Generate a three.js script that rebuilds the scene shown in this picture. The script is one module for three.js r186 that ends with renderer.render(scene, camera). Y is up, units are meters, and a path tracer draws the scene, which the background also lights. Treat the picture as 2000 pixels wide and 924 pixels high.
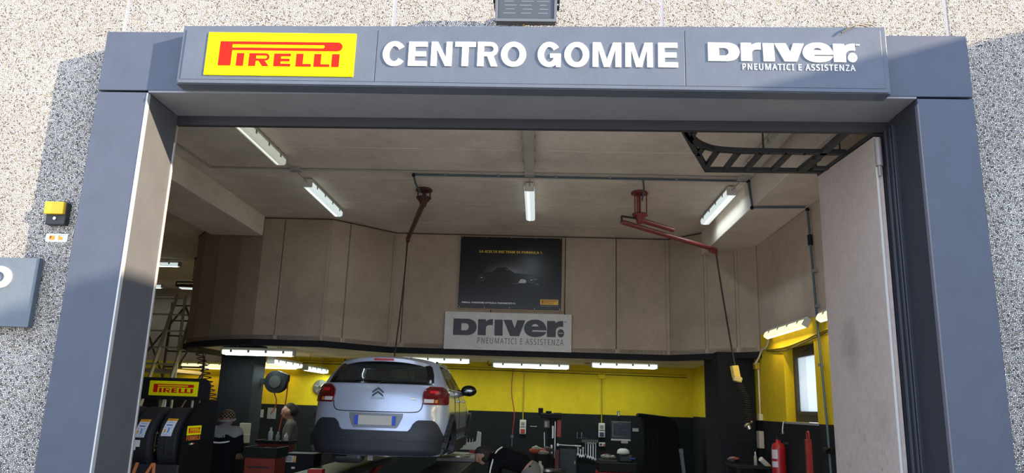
import * as THREE from 'three';
import { mergeGeometries, mergeVertices, toCreasedNormals } from 'three/addons/utils/BufferGeometryUtils.js';
import { RoundedBoxGeometry } from 'three/addons/geometries/RoundedBoxGeometry.js';
import { MarchingCubes } from 'three/addons/objects/MarchingCubes.js';
import { FontLoader } from 'three/addons/loaders/FontLoader.js';
import { RectAreaLightUniformsLib } from 'three/addons/lights/RectAreaLightUniformsLib.js';

// ---------- camera, sky, sun, exposure ----------
const scene = new THREE.Scene();
const camera = new THREE.PerspectiveCamera(35.36, 2000 / 924, 0.05, 200);
camera.position.set(0, 1.75, 5);
camera.rotation.set(0.22504, 0.041824, 0.031929, 'YXZ');
const renderer = new THREE.WebGLRenderer({ antialias: true });
renderer.toneMapping = THREE.LinearToneMapping;
renderer.toneMappingExposure = 2.6;
renderer.shadowMap.enabled = true;
RectAreaLightUniformsLib.init();

const SUN = new THREE.Vector3(2.3, 0.72, 1).normalize();
// clear winter sky with thin haze towards the horizon, the same all the way round
const skyRows = 64, skyData = new Float32Array(4 * 4 * skyRows);
for (let r = 0; r < skyRows; r++) for (let c = 0; c < 4; c++) {
  const up = Math.max(0, Math.sin(((r + 0.5) / skyRows - 0.5) * Math.PI)), h = Math.pow(1 - up, 2.2);
  skyData.set([0.53 + 0.36 * h, 0.72 + 0.27 * h, 1.08 + 0.07 * h, 1], (r * 4 + c) * 4);
}
const skyTex = new THREE.DataTexture(skyData, 4, skyRows, THREE.RGBAFormat, THREE.FloatType);
skyTex.mapping = THREE.EquirectangularReflectionMapping; skyTex.magFilter = THREE.LinearFilter; skyTex.needsUpdate = true;
scene.background = scene.environment = skyTex;
scene.backgroundIntensity = scene.environmentIntensity = 1.0;

const sun = new THREE.DirectionalLight(0xffe9cc, 6.3);
sun.position.copy(SUN).multiplyScalar(40);
sun.castShadow = true;
sun.shadow.mapSize.set(4096, 4096);
Object.assign(sun.shadow.camera, { left: -18, right: 18, top: 14, bottom: -14, near: 1, far: 90 });
scene.add(sun, sun.target);
const LAMP = 12.5;               // radiance of a lit fluorescent diffuser

// ---------- helpers ----------
const V = (x, y, z) => new THREE.Vector3(x, y, z);
let seedState = 7;
const rnd = () => { seedState = (seedState * 1664525 + 1013904223) >>> 0; return seedState / 4294967296; };
const rr = (a, b) => a + (b - a) * rnd();
const used = new Map();
function numbered(name) { const n = used.get(name) ?? 0; used.set(name, n + 1); return n ? name + '_' + String(n).padStart(3, '0') : name; }
function triUV(g) {
  const p = g.attributes.position, n = g.attributes.normal, uv = new Float32Array(p.count * 2);
  for (let i = 0; i < p.count; i++) {
    const ax = Math.abs(n.getX(i)), ay = Math.abs(n.getY(i)), az = Math.abs(n.getZ(i));
    let u, v;
    if (ax >= ay && ax >= az) { u = p.getZ(i); v = p.getY(i); } else if (ay >= az) { u = p.getX(i); v = p.getZ(i); } else { u = p.getX(i); v = p.getY(i); }
    uv[2 * i] = u; uv[2 * i + 1] = v;
  }
  g.setAttribute('uv', new THREE.BufferAttribute(uv, 2));
}
function fin(g, keepUV) {
  let q = g.index ? g.toNonIndexed() : g;
  if (!q.attributes.normal) q.computeVertexNormals();
  for (const k of Object.keys(q.attributes)) if (!['position', 'normal', 'uv'].includes(k)) q.deleteAttribute(k);
  if (!keepUV || !q.attributes.uv) triUV(q);
  return q;
}
function obj(name, geos, material, parent = scene, keepUV = false) {
  const list = [].concat(geos).map((g) => fin(g, keepUV));
  const m = new THREE.Mesh(list.length > 1 ? mergeGeometries(list) : list[0], material);
  m.name = parent === scene ? numbered(name) : name;
  m.castShadow = m.receiveShadow = true;
  parent.add(m);
  return m;
}
function tag(o, label, category, group, kind) {
  if (label) o.userData.label = label;
  if (category) o.userData.category = category;
  if (group) o.userData.group = group;
  if (kind) o.userData.kind = kind;
  return o;
}
function thing(name, label, category, [x, y, z] = [0, 0, 0], turn = 0, group) {
  const o = new THREE.Group();
  o.name = numbered(name); o.position.set(x, y, z); o.rotation.y = turn;
  scene.add(o);
  return tag(o, label, category, group);
}
function struct(name, geos, material) { return tag(obj(name, geos, material), null, null, null, 'structure'); }
function structGroup(name) { const o = new THREE.Group(); o.name = numbered(name); scene.add(o); o.userData.kind = 'structure'; return o; }
function at(g, x = 0, y = 0, z = 0, rx = 0, ry = 0, rz = 0) {
  if (rx) g.rotateX(rx); if (ry) g.rotateY(ry); if (rz) g.rotateZ(rz);
  return g.translate(x, y, z);
}
function bx(w, h, d, x = 0, y = 0, z = 0, r = 0) {
  const g = r ? new RoundedBoxGeometry(w, h, d, 1, Math.min(r, w / 2.01, h / 2.01, d / 2.01)) : new THREE.BoxGeometry(w, h, d);
  return g.translate(x, y, z);
}
const bb = (x0, x1, y0, y1, z0, z1, r = 0) => bx(Math.abs(x1 - x0), Math.abs(y1 - y0), Math.abs(z1 - z0), (x0 + x1) / 2, (y0 + y1) / 2, (z0 + z1) / 2, r);
const cyl = (r, h, x = 0, y = 0, z = 0, seg = 16, r2 = r) => new THREE.CylinderGeometry(r2, r, h, seg).translate(x, y, z);
function aim(g, a, b) {  // turns a shape made along +y from the origin so that it runs from a to b
  const q = new THREE.Quaternion().setFromUnitVectors(V(0, 1, 0), b.clone().sub(a).normalize());
  return g.applyQuaternion(q).translate(a.x, a.y, a.z);
}
function rod(a, b, r, seg = 8, r2 = r) { const l = a.distanceTo(b); return aim(new THREE.CylinderGeometry(r2, r, l, seg).translate(0, l / 2, 0), a, b); }
function bar(a, b, w, h) {  // flat bar from a to b: w across (kept level where it can be), h the other way
  const d = b.clone().sub(a), l = d.length(), g = new THREE.BoxGeometry(w, h, l);
  const m = new THREE.Matrix4().lookAt(a, b, Math.abs(d.y) > 0.98 * l ? V(0, 0, 1) : V(0, 1, 0));
  return g.applyMatrix4(m).translate((a.x + b.x) / 2, (a.y + b.y) / 2, (a.z + b.z) / 2);
}
const tube = (pts, r, n = 24, seg = 6, closed = false) => new THREE.TubeGeometry(new THREE.CatmullRomCurve3(pts, closed, 'centripetal'), n, r, seg, closed);
const lathe = (pts, seg = 24) => new THREE.LatheGeometry(pts.map(([x, y]) => new THREE.Vector2(x, y)), seg);
const poly = (pts) => new THREE.Shape(pts.map(([x, y]) => new THREE.Vector2(x, y)));
function ext(shapes, depth, bevel = 0, seg = 12) {
  const g = new THREE.ExtrudeGeometry(shapes, { depth: depth - 2 * bevel, bevelEnabled: bevel > 0, bevelThickness: bevel, bevelSize: bevel, bevelOffset: -bevel, bevelSegments: 2, curveSegments: seg });
  return bevel ? g.translate(0, 0, bevel) : g;
}
function rrect(w, h, r, x = 0, y = 0) {
  const s = new THREE.Shape(), a = x - w / 2, b = y - h / 2;
  s.moveTo(a + r, b); s.lineTo(a + w - r, b); s.absarc(a + w - r, b + r, r, -Math.PI / 2, 0); s.lineTo(a + w, b + h - r); s.absarc(a + w - r, b + h - r, r, 0, Math.PI / 2);
  s.lineTo(a + r, b + h); s.absarc(a + r, b + h - r, r, Math.PI / 2, Math.PI); s.lineTo(a, b + r); s.absarc(a + r, b + r, r, Math.PI, 1.5 * Math.PI);
  return s;
}
function circ(r, x = 0, y = 0) { const s = new THREE.Shape(); s.absarc(x, y, r, 0, Math.PI * 2); return s; }

// ---------- textures ----------
function lattice(n, seed) {  // tiling value noise with n cells
  const v = new Float32Array(n * n); let s = seed >>> 0;
  for (let i = 0; i < n * n; i++) { s = (Math.imul(s, 1664525) + 1013904223) >>> 0; v[i] = s / 4294967296; }
  return (x, y) => {
    x = ((x % 1) + 1) % 1 * n; y = ((y % 1) + 1) % 1 * n;
    const i = Math.floor(x), j = Math.floor(y), a = x - i, b = y - j, i0 = i % n, j0 = j % n, i1 = (i + 1) % n, j1 = (j + 1) % n;
    const u = a * a * (3 - 2 * a), w = b * b * (3 - 2 * b);
    return (v[j0 * n + i0] * (1 - u) + v[j0 * n + i1] * u) * (1 - w) + (v[j1 * n + i0] * (1 - u) + v[j1 * n + i1] * u) * w;
  };
}
function dataTex(size, fn, srgb, metres) {
  const d = new Uint8Array(size * size * 4), o = [0, 0, 0];
  for (let y = 0, k = 0; y < size; y++) for (let x = 0; x < size; x++, k += 4) {
    fn((x + 0.5) / size, (y + 0.5) / size, o, x, y);
    d[k] = Math.max(0, Math.min(255, o[0] * 255)); d[k + 1] = Math.max(0, Math.min(255, o[1] * 255)); d[k + 2] = Math.max(0, Math.min(255, o[2] * 255)); d[k + 3] = 255;
  }
  const t = new THREE.DataTexture(d, size, size);
  t.wrapS = t.wrapT = THREE.RepeatWrapping; t.magFilter = THREE.LinearFilter; t.minFilter = THREE.LinearMipmapLinearFilter; t.generateMipmaps = true;
  if (srgb) t.colorSpace = THREE.SRGBColorSpace;
  t.repeat.set(1 / metres, 1 / metres); t.needsUpdate = true;
  return t;
}
// exposed-aggregate concrete: pale pebbles, some tan, grey and dark ones, in a darker bed
function pebbles() {
  const S = 2048, N = 200, px = new Float32Array(N * N), py = new Float32Array(N * N), tone = new Uint8Array(N * N), lum = new Float32Array(N * N);
  for (let i = 0; i < N * N; i++) { px[i] = rr(0.1, 0.9); py[i] = rr(0.1, 0.9); const r = rnd(); tone[i] = r < 0.76 ? 0 : r < 0.87 ? 1 : r < 0.96 ? 2 : 3; lum[i] = rr(0.86, 1.1); }
  const base = [[0.93, 0.895, 0.845], [0.76, 0.69, 0.60], [0.62, 0.595, 0.585], [0.42, 0.405, 0.41]];
  const h = new Float32Array(S * S), patch = lattice(6, 11), fine = lattice(256, 5);
  const color = dataTex(S, (u, v, o, x, y) => {
    const gx = u * N, gy = v * N, ix = Math.floor(gx), iy = Math.floor(gy);
    let f1 = 9, f2 = 9, best = 0;
    for (let b = -1; b <= 1; b++) for (let a = -1; a <= 1; a++) {
      const k = ((iy + b + N) % N) * N + ((ix + a + N) % N), dx = ix + a + px[k] - gx, dy = iy + b + py[k] - gy, d = dx * dx + dy * dy;
      if (d < f1) { f2 = f1; f1 = d; best = k; } else if (d < f2) f2 = d;
    }
    const gap = Math.sqrt(f2) - Math.sqrt(f1), e = Math.min(1, Math.max(0, (gap - 0.085) / 0.17)), c = base[tone[best]];
    const w = lum[best] * (0.93 + 0.12 * patch(u, v)) * (0.94 + 0.12 * fine(u * 2, v * 2));
    for (let i = 0; i < 3; i++) o[i] = (0.27 - 0.012 * i) * (1 - e) + c[i] * w * e;
    h[y * S + x] = e * (0.55 + 0.45 * Math.max(0, 1 - f1 * 1.6));
  }, true, 2.25);
  const bd = new Uint8Array(S * S * 4);
  for (let i = 0; i < S * S; i++) { bd[4 * i] = bd[4 * i + 1] = bd[4 * i + 2] = h[i] * 255; bd[4 * i + 3] = 255; }
  const t = new THREE.DataTexture(bd, S, S);
  t.wrapS = t.wrapT = THREE.RepeatWrapping; t.magFilter = THREE.LinearFilter; t.repeat.set(1 / 2.25, 1 / 2.25); t.needsUpdate = true;
  return { color, bump: t };
}
const PEB = pebbles();
// soiled plaster: blotches, thin runs and specks
const soilA = lattice(5, 31), soilB = lattice(17, 32), soilC = lattice(90, 33), soilD = lattice(256, 34), runs = lattice(64, 35);
const soilE = lattice(37, 36);
const SOIL = dataTex(1024, (u, v, o) => {
  const blot = Math.max(0, soilB(u + 0.3, v) * 0.6 + soilE(u, v) * 0.4 - 0.64) * 0.14, speck = soilD(u * 2, v * 2) > 0.985 ? 0.06 : 0;
  const w = 0.84 + 0.10 * soilA(u, v) + 0.06 * soilB(u, v) + 0.04 * soilC(u, v) + 0.03 * soilD(u, v) - blot - speck;
  o[0] = w; o[1] = w * 0.99; o[2] = w * 0.965;
}, true, 3.1);
const PAINT = dataTex(512, (u, v, o) => {
  const w = 0.91 + 0.05 * soilB(u, v) + 0.03 * soilC(u, v) + 0.04 * soilD(u * 3, v * 0.06);
  o[0] = o[1] = o[2] = w;
}, true, 1.7);
const GRAIN = dataTex(256, (u, v, o) => { o[0] = o[1] = o[2] = 0.5 * soilD(u, v) + 0.3 * soilC(u, v) + 0.2 * soilB(u, v); }, false, 0.6);
const SCUFF = dataTex(768, (u, v, o) => {   // dents and scratches in painted sheet
  const s = Math.max(0, lattS(u * 0.35, v * 6) - 0.83) * 5 * (soilB(u, v) > 0.55 ? 1 : 0);
  o[0] = o[1] = o[2] = 0.6 - s * 0.6 + 0.04 * soilD(u, v);
}, false, 1.3);
function lattS(u, v) { return runs(u * 3, v); }

// door leaf: dull paint with scuffs and black scratch marks, most of them low down
const LEAF = dataTex(1024, (u, v, o) => {
  const y = v * 4, low = Math.max(0, Math.min(1, (1.75 - y) / 0.7)), mark = soilD(u * 0.35, v * 0.25) * 0.6 + lattS(u * 1.5, v * 1.3) * 0.4;
  const dark = (mark > 0.78 - 0.12 * low ? 0.32 : 0) * low * (soilB(u, v) > 0.4 ? 1 : 0.3), smear = Math.max(0, soilB(u * 0.5, v * 0.4) - 0.72) * 0.5;
  const w = 0.88 + 0.07 * soilA(u, v) + 0.05 * soilC(u, v) + 0.04 * soilD(u, v) - dark - smear;
  o[0] = w; o[1] = w * 0.985; o[2] = w * 0.97;
}, true, 4);

// ---------- materials ----------
function mat(hex, roughness = 0.6, metalness = 0, more = {}) {
  const o = { roughness, metalness, ...more };
  const m = new THREE.MeshPhysicalMaterial(o);
  if (Array.isArray(hex)) m.color.setRGB(...hex); else m.color.set(hex);
  return m;
}
const M = {
  pebble: mat(0xffffff, 0.9, 0, { map: PEB.color, bumpMap: PEB.bump, bumpScale: 0.008 }),
  mastic: mat([0.62, 0.55, 0.51], 0.85),
  clad: mat([0.054, 0.065, 0.094], 0.42, 0, { map: PAINT, bumpMap: SCUFF, bumpScale: 0.0015 }),
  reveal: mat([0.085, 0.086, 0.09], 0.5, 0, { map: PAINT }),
  revealShaded: mat([0.032, 0.034, 0.042], 0.6, 0, { map: PAINT, specularIntensity: 0.5 }),  // right reveal: same sheet darkened, shade put into colour against yard bounce
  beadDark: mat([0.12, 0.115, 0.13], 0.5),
  profile: mat([0.50, 0.49, 0.47], 0.45, 0.3),
  beige: mat([0.42, 0.335, 0.262], 0.9, 0, { map: SOIL, bumpMap: GRAIN, bumpScale: 0.0008 }),
  ceil: mat([0.79, 0.69, 0.615], 0.9, 0, { map: SOIL }),
  beigeLitWall: mat([0.56, 0.45, 0.375], 0.9, 0, { map: SOIL, bumpMap: GRAIN, bumpScale: 0.0008 }),  // same wall paint, brightened: stronger light on the right wall put into colour
  soffit: mat([0.235, 0.235, 0.245], 0.45, 0, { map: PAINT }),
  caulk: mat([0.80, 0.75, 0.70], 0.9),
  yellow: mat([0.74, 0.53, 0.003], 0.8, 0, { map: PAINT, bumpMap: GRAIN, bumpScale: 0.0008 }),
  blackWall: mat([0.0165, 0.018, 0.0215], 0.9, 0, { map: PAINT, specularIntensity: 0.4 }),
  black: mat([0.010, 0.010, 0.011], 0.6, 0, { specularIntensity: 0.5 }),
  blackGloss: mat([0.007, 0.007, 0.008], 0.35, 0, { specularIntensity: 0.5 }),
  floor: mat([0.48, 0.45, 0.41], 0.8, 0, { map: SOIL }),
  asphalt: mat([0.46, 0.43, 0.39], 0.9, 0, { map: SOIL }),
  concrete: mat([0.45, 0.43, 0.41], 0.9, 0, { map: SOIL }),
  leaf: mat([0.52, 0.435, 0.39], 0.7, 0, { map: LEAF }),
  rail: mat([0.055, 0.06, 0.075], 0.35, 0.5),
  darkSteel: mat([0.030, 0.030, 0.033], 0.5, 0.2),
  white: mat([0.82, 0.82, 0.80], 0.55),
  offWhite: mat([0.62, 0.59, 0.54], 0.6),
  grey: mat([0.25, 0.25, 0.25], 0.6),
  steel: mat([0.56, 0.56, 0.58], 0.3, 0.9),
  alu: mat([0.62, 0.62, 0.62], 0.4, 0.8),
  red: mat([0.40, 0.020, 0.016], 0.42),
  armRed: mat([0.20, 0.028, 0.027], 0.42),
  armDark: mat([0.085, 0.020, 0.017], 0.5),
  rubber: mat([0.016, 0.016, 0.017], 0.75),
  skin: mat([0.40, 0.20, 0.14], 0.6),
  logoYellow: mat([0.93, 0.84, 0.002], 0.7, 0, { specularIntensity: 0.2 }),
  logoRed: mat([0.64, 0.012, 0.006], 0.7, 0, { specularIntensity: 0.2 }),
  lit: mat([0.8, 0.8, 0.8], 0.4, 0, { emissive: new THREE.Color(0.84, 1.0, 0.88), emissiveIntensity: 0.42 }),
  litWarm: mat([0.8, 0.8, 0.75], 0.4, 0, { emissive: new THREE.Color(1.0, 0.86, 0.40), emissiveIntensity: 0.5 }),
  unlit: mat([0.50, 0.48, 0.43], 0.35, 0, { map: SOIL }),
};

// ---------- the setting ----------
struct('ground', bb(-16, 26, -0.2, -0.001, -0.46, 26), M.asphalt);
struct('floor', bb(-12.2, 3.4, -0.2, 0, -14.2, -0.46), M.floor);

const wf = structGroup('wall_front');
{
  const z0 = -0.46, z1 = -0.215, g = 0.015;
  const xs = [-14, -11.84, -9.71, -7.58, -5.45, -3.32, -1.19, 0.88, 3.02, 5.15, 7.28, 9.3];
  for (let i = 0; i + 1 < xs.length; i++) {
    const over = xs[i] > -3.4 && xs[i + 1] < 3.1;
    obj('panel', bb(xs[i] + g, xs[i + 1] - g, over ? 4.01 : 0, 7.6, z0, z1), M.pebble, wf);
    if (i) obj('joint', bb(xs[i] - g, xs[i] + g, Math.abs(xs[i]) < 3.5 ? 4.3 : 0, 7.6, z0, z1 - 0.012), M.mastic, wf);
  }
  // inner leaf with the doorway
  obj('inner_leaf', [bb(-12.2, -2.93, 0, 4.5, -0.50, -0.461), bb(2.63, 3.4, 0, 4.5, -0.50, -0.461), bb(-2.93, 2.63, 3.93, 4.5, -0.50, -0.461)], M.beige, wf);
}
// portal cladding: two posts and a header of painted sheet, aluminium corner beads
function post(x0, x1, inner, beadMat, top, sheet) {
  const t = structGroup('trim');
  const s = inner > 0 ? 1 : -1, xi = inner > 0 ? x1 : x0;
  obj('face', bb(x0, x1, 0, top, -0.213, 0, 0.004), M.clad, t);
  obj('reveal_sheet', bb(xi - s * 0.03, xi + s * 0.003, 0, top - 0.005, -0.462, -0.02), sheet, t);
  obj('bead', bb(xi - s * 0.006, xi + s * 0.006, 0, 3.92, -0.034, 0.004, 0.003), beadMat, t);
  obj('bead', bb(xi - s * 0.012, xi + s * 0.010, 0, 3.70, -0.475, -0.458, 0.003), beadMat, t);
  return t;
}
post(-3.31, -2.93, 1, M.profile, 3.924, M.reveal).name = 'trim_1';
post(2.63, 3.02, -1, M.beadDark, 3.964, M.revealShaded).name = 'trim_2';
const head = structGroup('trim_3');
obj('header_face', ext(poly([[-3.31, 3.938], [3.02, 3.982], [3.02, 4.455], [-3.31, 4.412]]), 0.213, 0.004).translate(0, 0, -0.213), M.clad, head);
obj('header_soffit', ext(poly([[-2.93, 3.926], [2.63, 3.966], [2.63, 4.0], [-2.93, 3.96]]), 0.455).translate(0, 0, -0.46), M.soffit, head);
obj('door_head', ext(poly([[-2.93, 3.85], [2.63, 3.885], [2.63, 3.97], [-2.93, 3.93]]), 0.045).translate(0, 0, -0.50), M.darkSteel, head);

// ceiling slabs, caulked joints, downstand beams
const ce = structGroup('ceiling');
{
  const zs = [-0.46, -1.6, -2.75, -3.86, -5.02, -6.16, -7.3, -8.45, -9.6, -10.75, -11.9, -13.05, -14.2];
  for (let i = 0; i + 1 < zs.length; i++) {
    obj('slab', bb(-12.2, 3.4, 4.5, 4.72, zs[i + 1] + 0.006, zs[i] - 0.006), M.ceil, ce);
    if (i) obj('joint', bb(-12.2, 3.4, 4.504, 4.7, zs[i] - 0.006, zs[i] + 0.006), M.caulk, ce);
  }
  struct('trim_4', bb(-5.09, -4.28, 4.18, 4.5, -5.95, -0.5, 0.012), M.ceil);
  struct('trim_5', bb(2.48, 3.12, 4.14, 4.5, -6.4, -0.5, 0.012), M.ceil);
  obj('roof', bb(-12.2, 3.4, 4.72, 4.9, -14.2, -0.46), M.concrete, ce);
}
function banded(parent, boxes) { for (const [n, x0, x1, y0, y1, z0, z1, m] of boxes) obj(n, bb(x0, x1, y0, y1, z0, z1), m, parent); }
const wr = structGroup('wall_right');
{
  const yT = 2.85, yB = 1.665, a = 3.12, b = 3.40;   // window opening: z -4.72 … -3.64, y 1.67 … 2.59
  banded(wr, [['lower_band', a, b, 0, yB, -10.7, -0.5, M.blackWall], ['upper_band', a, b, yT, 4.5, -10.7, -0.5, M.beigeLitWall],
    ['yellow_band', a, b, yB, yT, -10.7, -4.72, M.yellow], ['yellow_band', a, b, yB, yT, -3.64, -0.5, M.yellow], ['yellow_band', a, b, 2.59, yT, -4.72, -3.64, M.yellow]]);
}
const wb = structGroup('wall_back');
banded(wb, [['lower_band', -5.8, 3.12, 0, 1.645, -10.7, -10.5, M.blackWall], ['yellow_band', -5.8, 3.12, 1.645, 2.75, -10.7, -10.5, M.yellow], ['upper_band', -5.8, 3.12, 2.75, 4.5, -10.7, -10.5, M.beige],
  ['lower_band', -12.2, -5.6, 0, 1.665, -14.2, -14, M.blackWall], ['yellow_band', -12.2, -5.6, 1.665, 2.62, -14.2, -14, M.yellow], ['upper_band', -12.2, -5.6, 2.62, 4.5, -14.2, -14, M.beige],
  ['lower_band', -5.8, -5.6, 0, 1.665, -14, -10.7, M.blackWall], ['yellow_band', -5.8, -5.6, 1.665, 2.62, -14, -10.7, M.yellow], ['upper_band', -5.8, -5.6, 2.62, 4.5, -14, -10.7, M.beige]]);
const wl = structGroup('wall_left');
banded(wl, [['lower_band', -12.4, -12.2, 0, 1.665, -14.2, -0.46, M.blackWall], ['yellow_band', -12.4, -12.2, 1.665, 2.62, -14.2, -0.46, M.yellow], ['upper_band', -12.4, -12.2, 2.62, 4.7, -14.2, -0.46, M.beige]]);
// unseen neighbouring wing shading the lower right front; its length set to steer sunlight
struct('wall_wing', bb(9.3, 17, 0, 6.42, -9, 7.2), M.concrete);

// mezzanine: faceted beige panels over a black edge beam
{
  const mz = structGroup('wall_mezzanine');
  const P = [[-6.2, -10.5], [-6.2, -8.1], [-6.02, -7.5], [-5.65, -6.98], [-5.2, -6.55], [-4.7, -6.2], [-4.29, -6.0], [-3.22, -6.0], [-2.4, -6.84], [2.05, -6.86], [3.12, -5.68]];
  const seams = { 6: [0.30], 7: [0.26], 8: [0.04, 0.36, 0.625, 0.81], 9: [0.42, 0.76] };
  const inset = (i, d) => { const [x, z] = P[i]; const p = P[Math.max(0, i - 1)], n = P[Math.min(P.length - 1, i + 1)]; const dx = n[0] - p[0], dz = n[1] - p[1], l = Math.hypot(dx, dz); return [x + (dz / l) * d, z - (dx / l) * d]; };
  for (let i = 0; i + 1 < P.length; i++) {
    const a = P[i], b = P[i + 1], l = Math.hypot(b[0] - a[0], b[1] - a[1]), ux = (b[0] - a[0]) / l, uz = (b[1] - a[1]) / l, ang = Math.atan2(-uz, ux);
    const put = (name, s0, s1, y0, y1, out, thick, m) => obj(name, at(bb(s0, s1, y0, y1, out - thick, out), a[0], 0, a[1], 0, ang, 0), m, mz);
    const cuts = [0, ...(seams[i] ?? []).map((f) => f * l), l];
    for (let k = 0; k + 1 < cuts.length; k++) put('panel', cuts[k] + (k ? 0.006 : 0), cuts[k + 1] - (k + 2 < cuts.length ? 0.006 : 0), 2.61, 4.5, 0, 0.1, M.beige);
    for (const c of cuts.slice(1, -1)) put('cover_strip', c + 0.010, c + 0.055, 2.62, 4.46, 0.012, 0.014, M.beige);
    if (i >= 6) put('cover_strip', l - 0.05, l - 0.006, 2.62, 4.44, 0.02, 0.03, M.beige);
    put('edge_beam', -0.02, l + 0.02, 2.525, 2.612, 0.03, 0.14, M.blackWall);
    put('shadow_gap_trim', 0, l, 4.468, 4.482, 0.012, 0.02, M.darkSteel);
  }
  const sh = poly(P.map(([x, z]) => [x, -z]).concat([[3.12, 10.5]]));
  obj('soffit', at(ext(sh, 0.06), 0, 2.68, 0, -Math.PI / 2, 0, 0).translate(0, -0.06, 0), M.ceil, mz);
}
struct('column', bb(-5.24, -4.68, 0, 2.62, -7.72, -7.2, 0.01), M.blackWall);
struct('column', bb(2.58, 3.1, 0, 2.62, -6.9, -6.0, 0.01), M.blackWall);
// ---------- lettering ----------
const fontBold = await new FontLoader().loadAsync('fonts/droid/droid_sans_bold.typeface.json');
const fontReg = await new FontLoader().loadAsync('fonts/droid/droid_sans_regular.typeface.json');
function textShapes(font, str, size, spacing = 0) {   // returns [shapes, width]
  const k = size / font.data.resolution, out = []; let x = 0;
  for (const ch of str) {
    const g = font.data.glyphs[ch] ?? font.data.glyphs['?'];
    if (ch !== ' ') for (const s of font.generateShapes(ch, size)) { out.push([s, x]); }
    x += g.ha * k + spacing;
  }
  return [out, x - spacing];
}
function textGeo(font, str, width, height, depth, spacing = 0.1) {  // capital height = height, fitted to width, from (0,0)
  const size = height / 0.72, [list, w] = textShapes(font, str, size, size * spacing);
  const geos = list.map(([s, x]) => ext(s, depth, 0, 3).translate(x, 0, 0));
  const g = mergeGeometries(geos.map((q) => fin(q)));
  return g.scale(width / w, 1, 1);
}
const D2R = Math.PI / 180;
function ring(w, h, tx, ty, a0, a1, n = 28) {
  const o = [], i = [];
  for (let k = 0; k <= n; k++) { const a = (a0 + ((a1 - a0) * k) / n) * D2R; o.push([w / 2 + Math.cos(a) * w / 2, h / 2 + Math.sin(a) * h / 2]); i.push([w / 2 + Math.cos(a) * (w / 2 - tx), h / 2 + Math.sin(a) * (h / 2 - ty)]); }
  return poly(o.concat(i.reverse()));
}
function glyph(ch, w, h, t, u = t * 0.82) {  // wide grotesque capitals
  const full = () => { const s = new THREE.Shape(); s.absellipse(w / 2, h / 2, w / 2, h / 2, 0, Math.PI * 2); const q = new THREE.Path(); q.absellipse(w / 2, h / 2, w / 2 - t, h / 2 - u, 0, Math.PI * 2, true); s.holes.push(q); return s; };
  const r = (a, b, c, d) => poly([[a, c], [b, c], [b, d], [a, d]]);
  switch (ch) {
    case 'C': return [ring(w, h, t, u, 36, 324)];
    case 'G': {
      const o = [], i = [];
      for (let k = 0; k <= 26; k++) { const a = (36 + (282 * k) / 26) * D2R; o.push([w / 2 + Math.cos(a) * w / 2, h / 2 + Math.sin(a) * h / 2]); }
      for (let k = 0; k <= 26; k++) { const a = (36 + (300 * k) / 26) * D2R; i.push([w / 2 + Math.cos(a) * (w / 2 - t), h / 2 + Math.sin(a) * (h / 2 - u)]); }
      return [poly([...o, [w - t * 0.75, h * 0.12], [w - t * 0.7, 0], [w, 0], [w, h * 0.53], [w * 0.54, h * 0.53], [w * 0.54, h * 0.37], [w - t * 0.95, h * 0.37], ...i.reverse()])];
    }
    case 'O': return [full()];
    case 'E': return [poly([[0, 0], [w, 0], [w, u], [t, u], [t, (h - u) / 2], [w * 0.93, (h - u) / 2], [w * 0.93, (h + u) / 2], [t, (h + u) / 2], [t, h - u], [w * 0.98, h - u], [w * 0.98, h], [0, h]])];
    case 'N': return [poly([[0, 0], [t * 0.92, 0], [t * 0.92, h * 0.68], [w - t, 0], [w, 0], [w, h], [w - t * 0.92, h], [w - t * 0.92, h * 0.34], [t, h], [0, h]])];
    case 'T': return [poly([[(w - t) / 2, 0], [(w + t) / 2, 0], [(w + t) / 2, h - u], [w, h - u], [w, h], [0, h], [0, h - u], [(w - t) / 2, h - u]])];
    case 'L': return [poly([[0, 0], [w, 0], [w, u], [t, u], [t, h], [0, h]])];
    case 'I': return [r(0, w, 0, h)];
    case 'M': return [poly([[0, 0], [t * 0.88, 0], [t * 0.88, h * 0.74], [w / 2 - t * 0.45, 0], [w / 2 + t * 0.45, 0], [w - t * 0.88, h * 0.74], [w - t * 0.88, 0], [w, 0], [w, h], [w - t * 1.25, h], [w / 2, h * 0.30], [t * 1.25, h], [0, h]])];
    case 'R': {
      const s = new THREE.Shape(), b = h * 0.42, rad = (h - b) / 2;
      s.moveTo(0, 0); s.lineTo(t, 0); s.lineTo(t, b); s.lineTo(w * 0.48, b); s.lineTo(w * 0.68, 0); s.lineTo(w, 0); s.lineTo(w * 0.78, b * 1.06);
      s.absarc(w - rad, b + rad, rad, -Math.PI * 0.35, Math.PI / 2); s.lineTo(0, h); s.lineTo(0, 0);
      const q = new THREE.Path(), ri = rad - u * 0.82; q.moveTo(t, b + u * 0.82); q.lineTo(t, h - u * 0.82); q.absarc(w - rad, b + rad, ri, Math.PI / 2, -Math.PI / 2, true); q.lineTo(t, b + u * 0.82);
      s.holes.push(q); return [s];
    }
  }
  return [];
}
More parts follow.
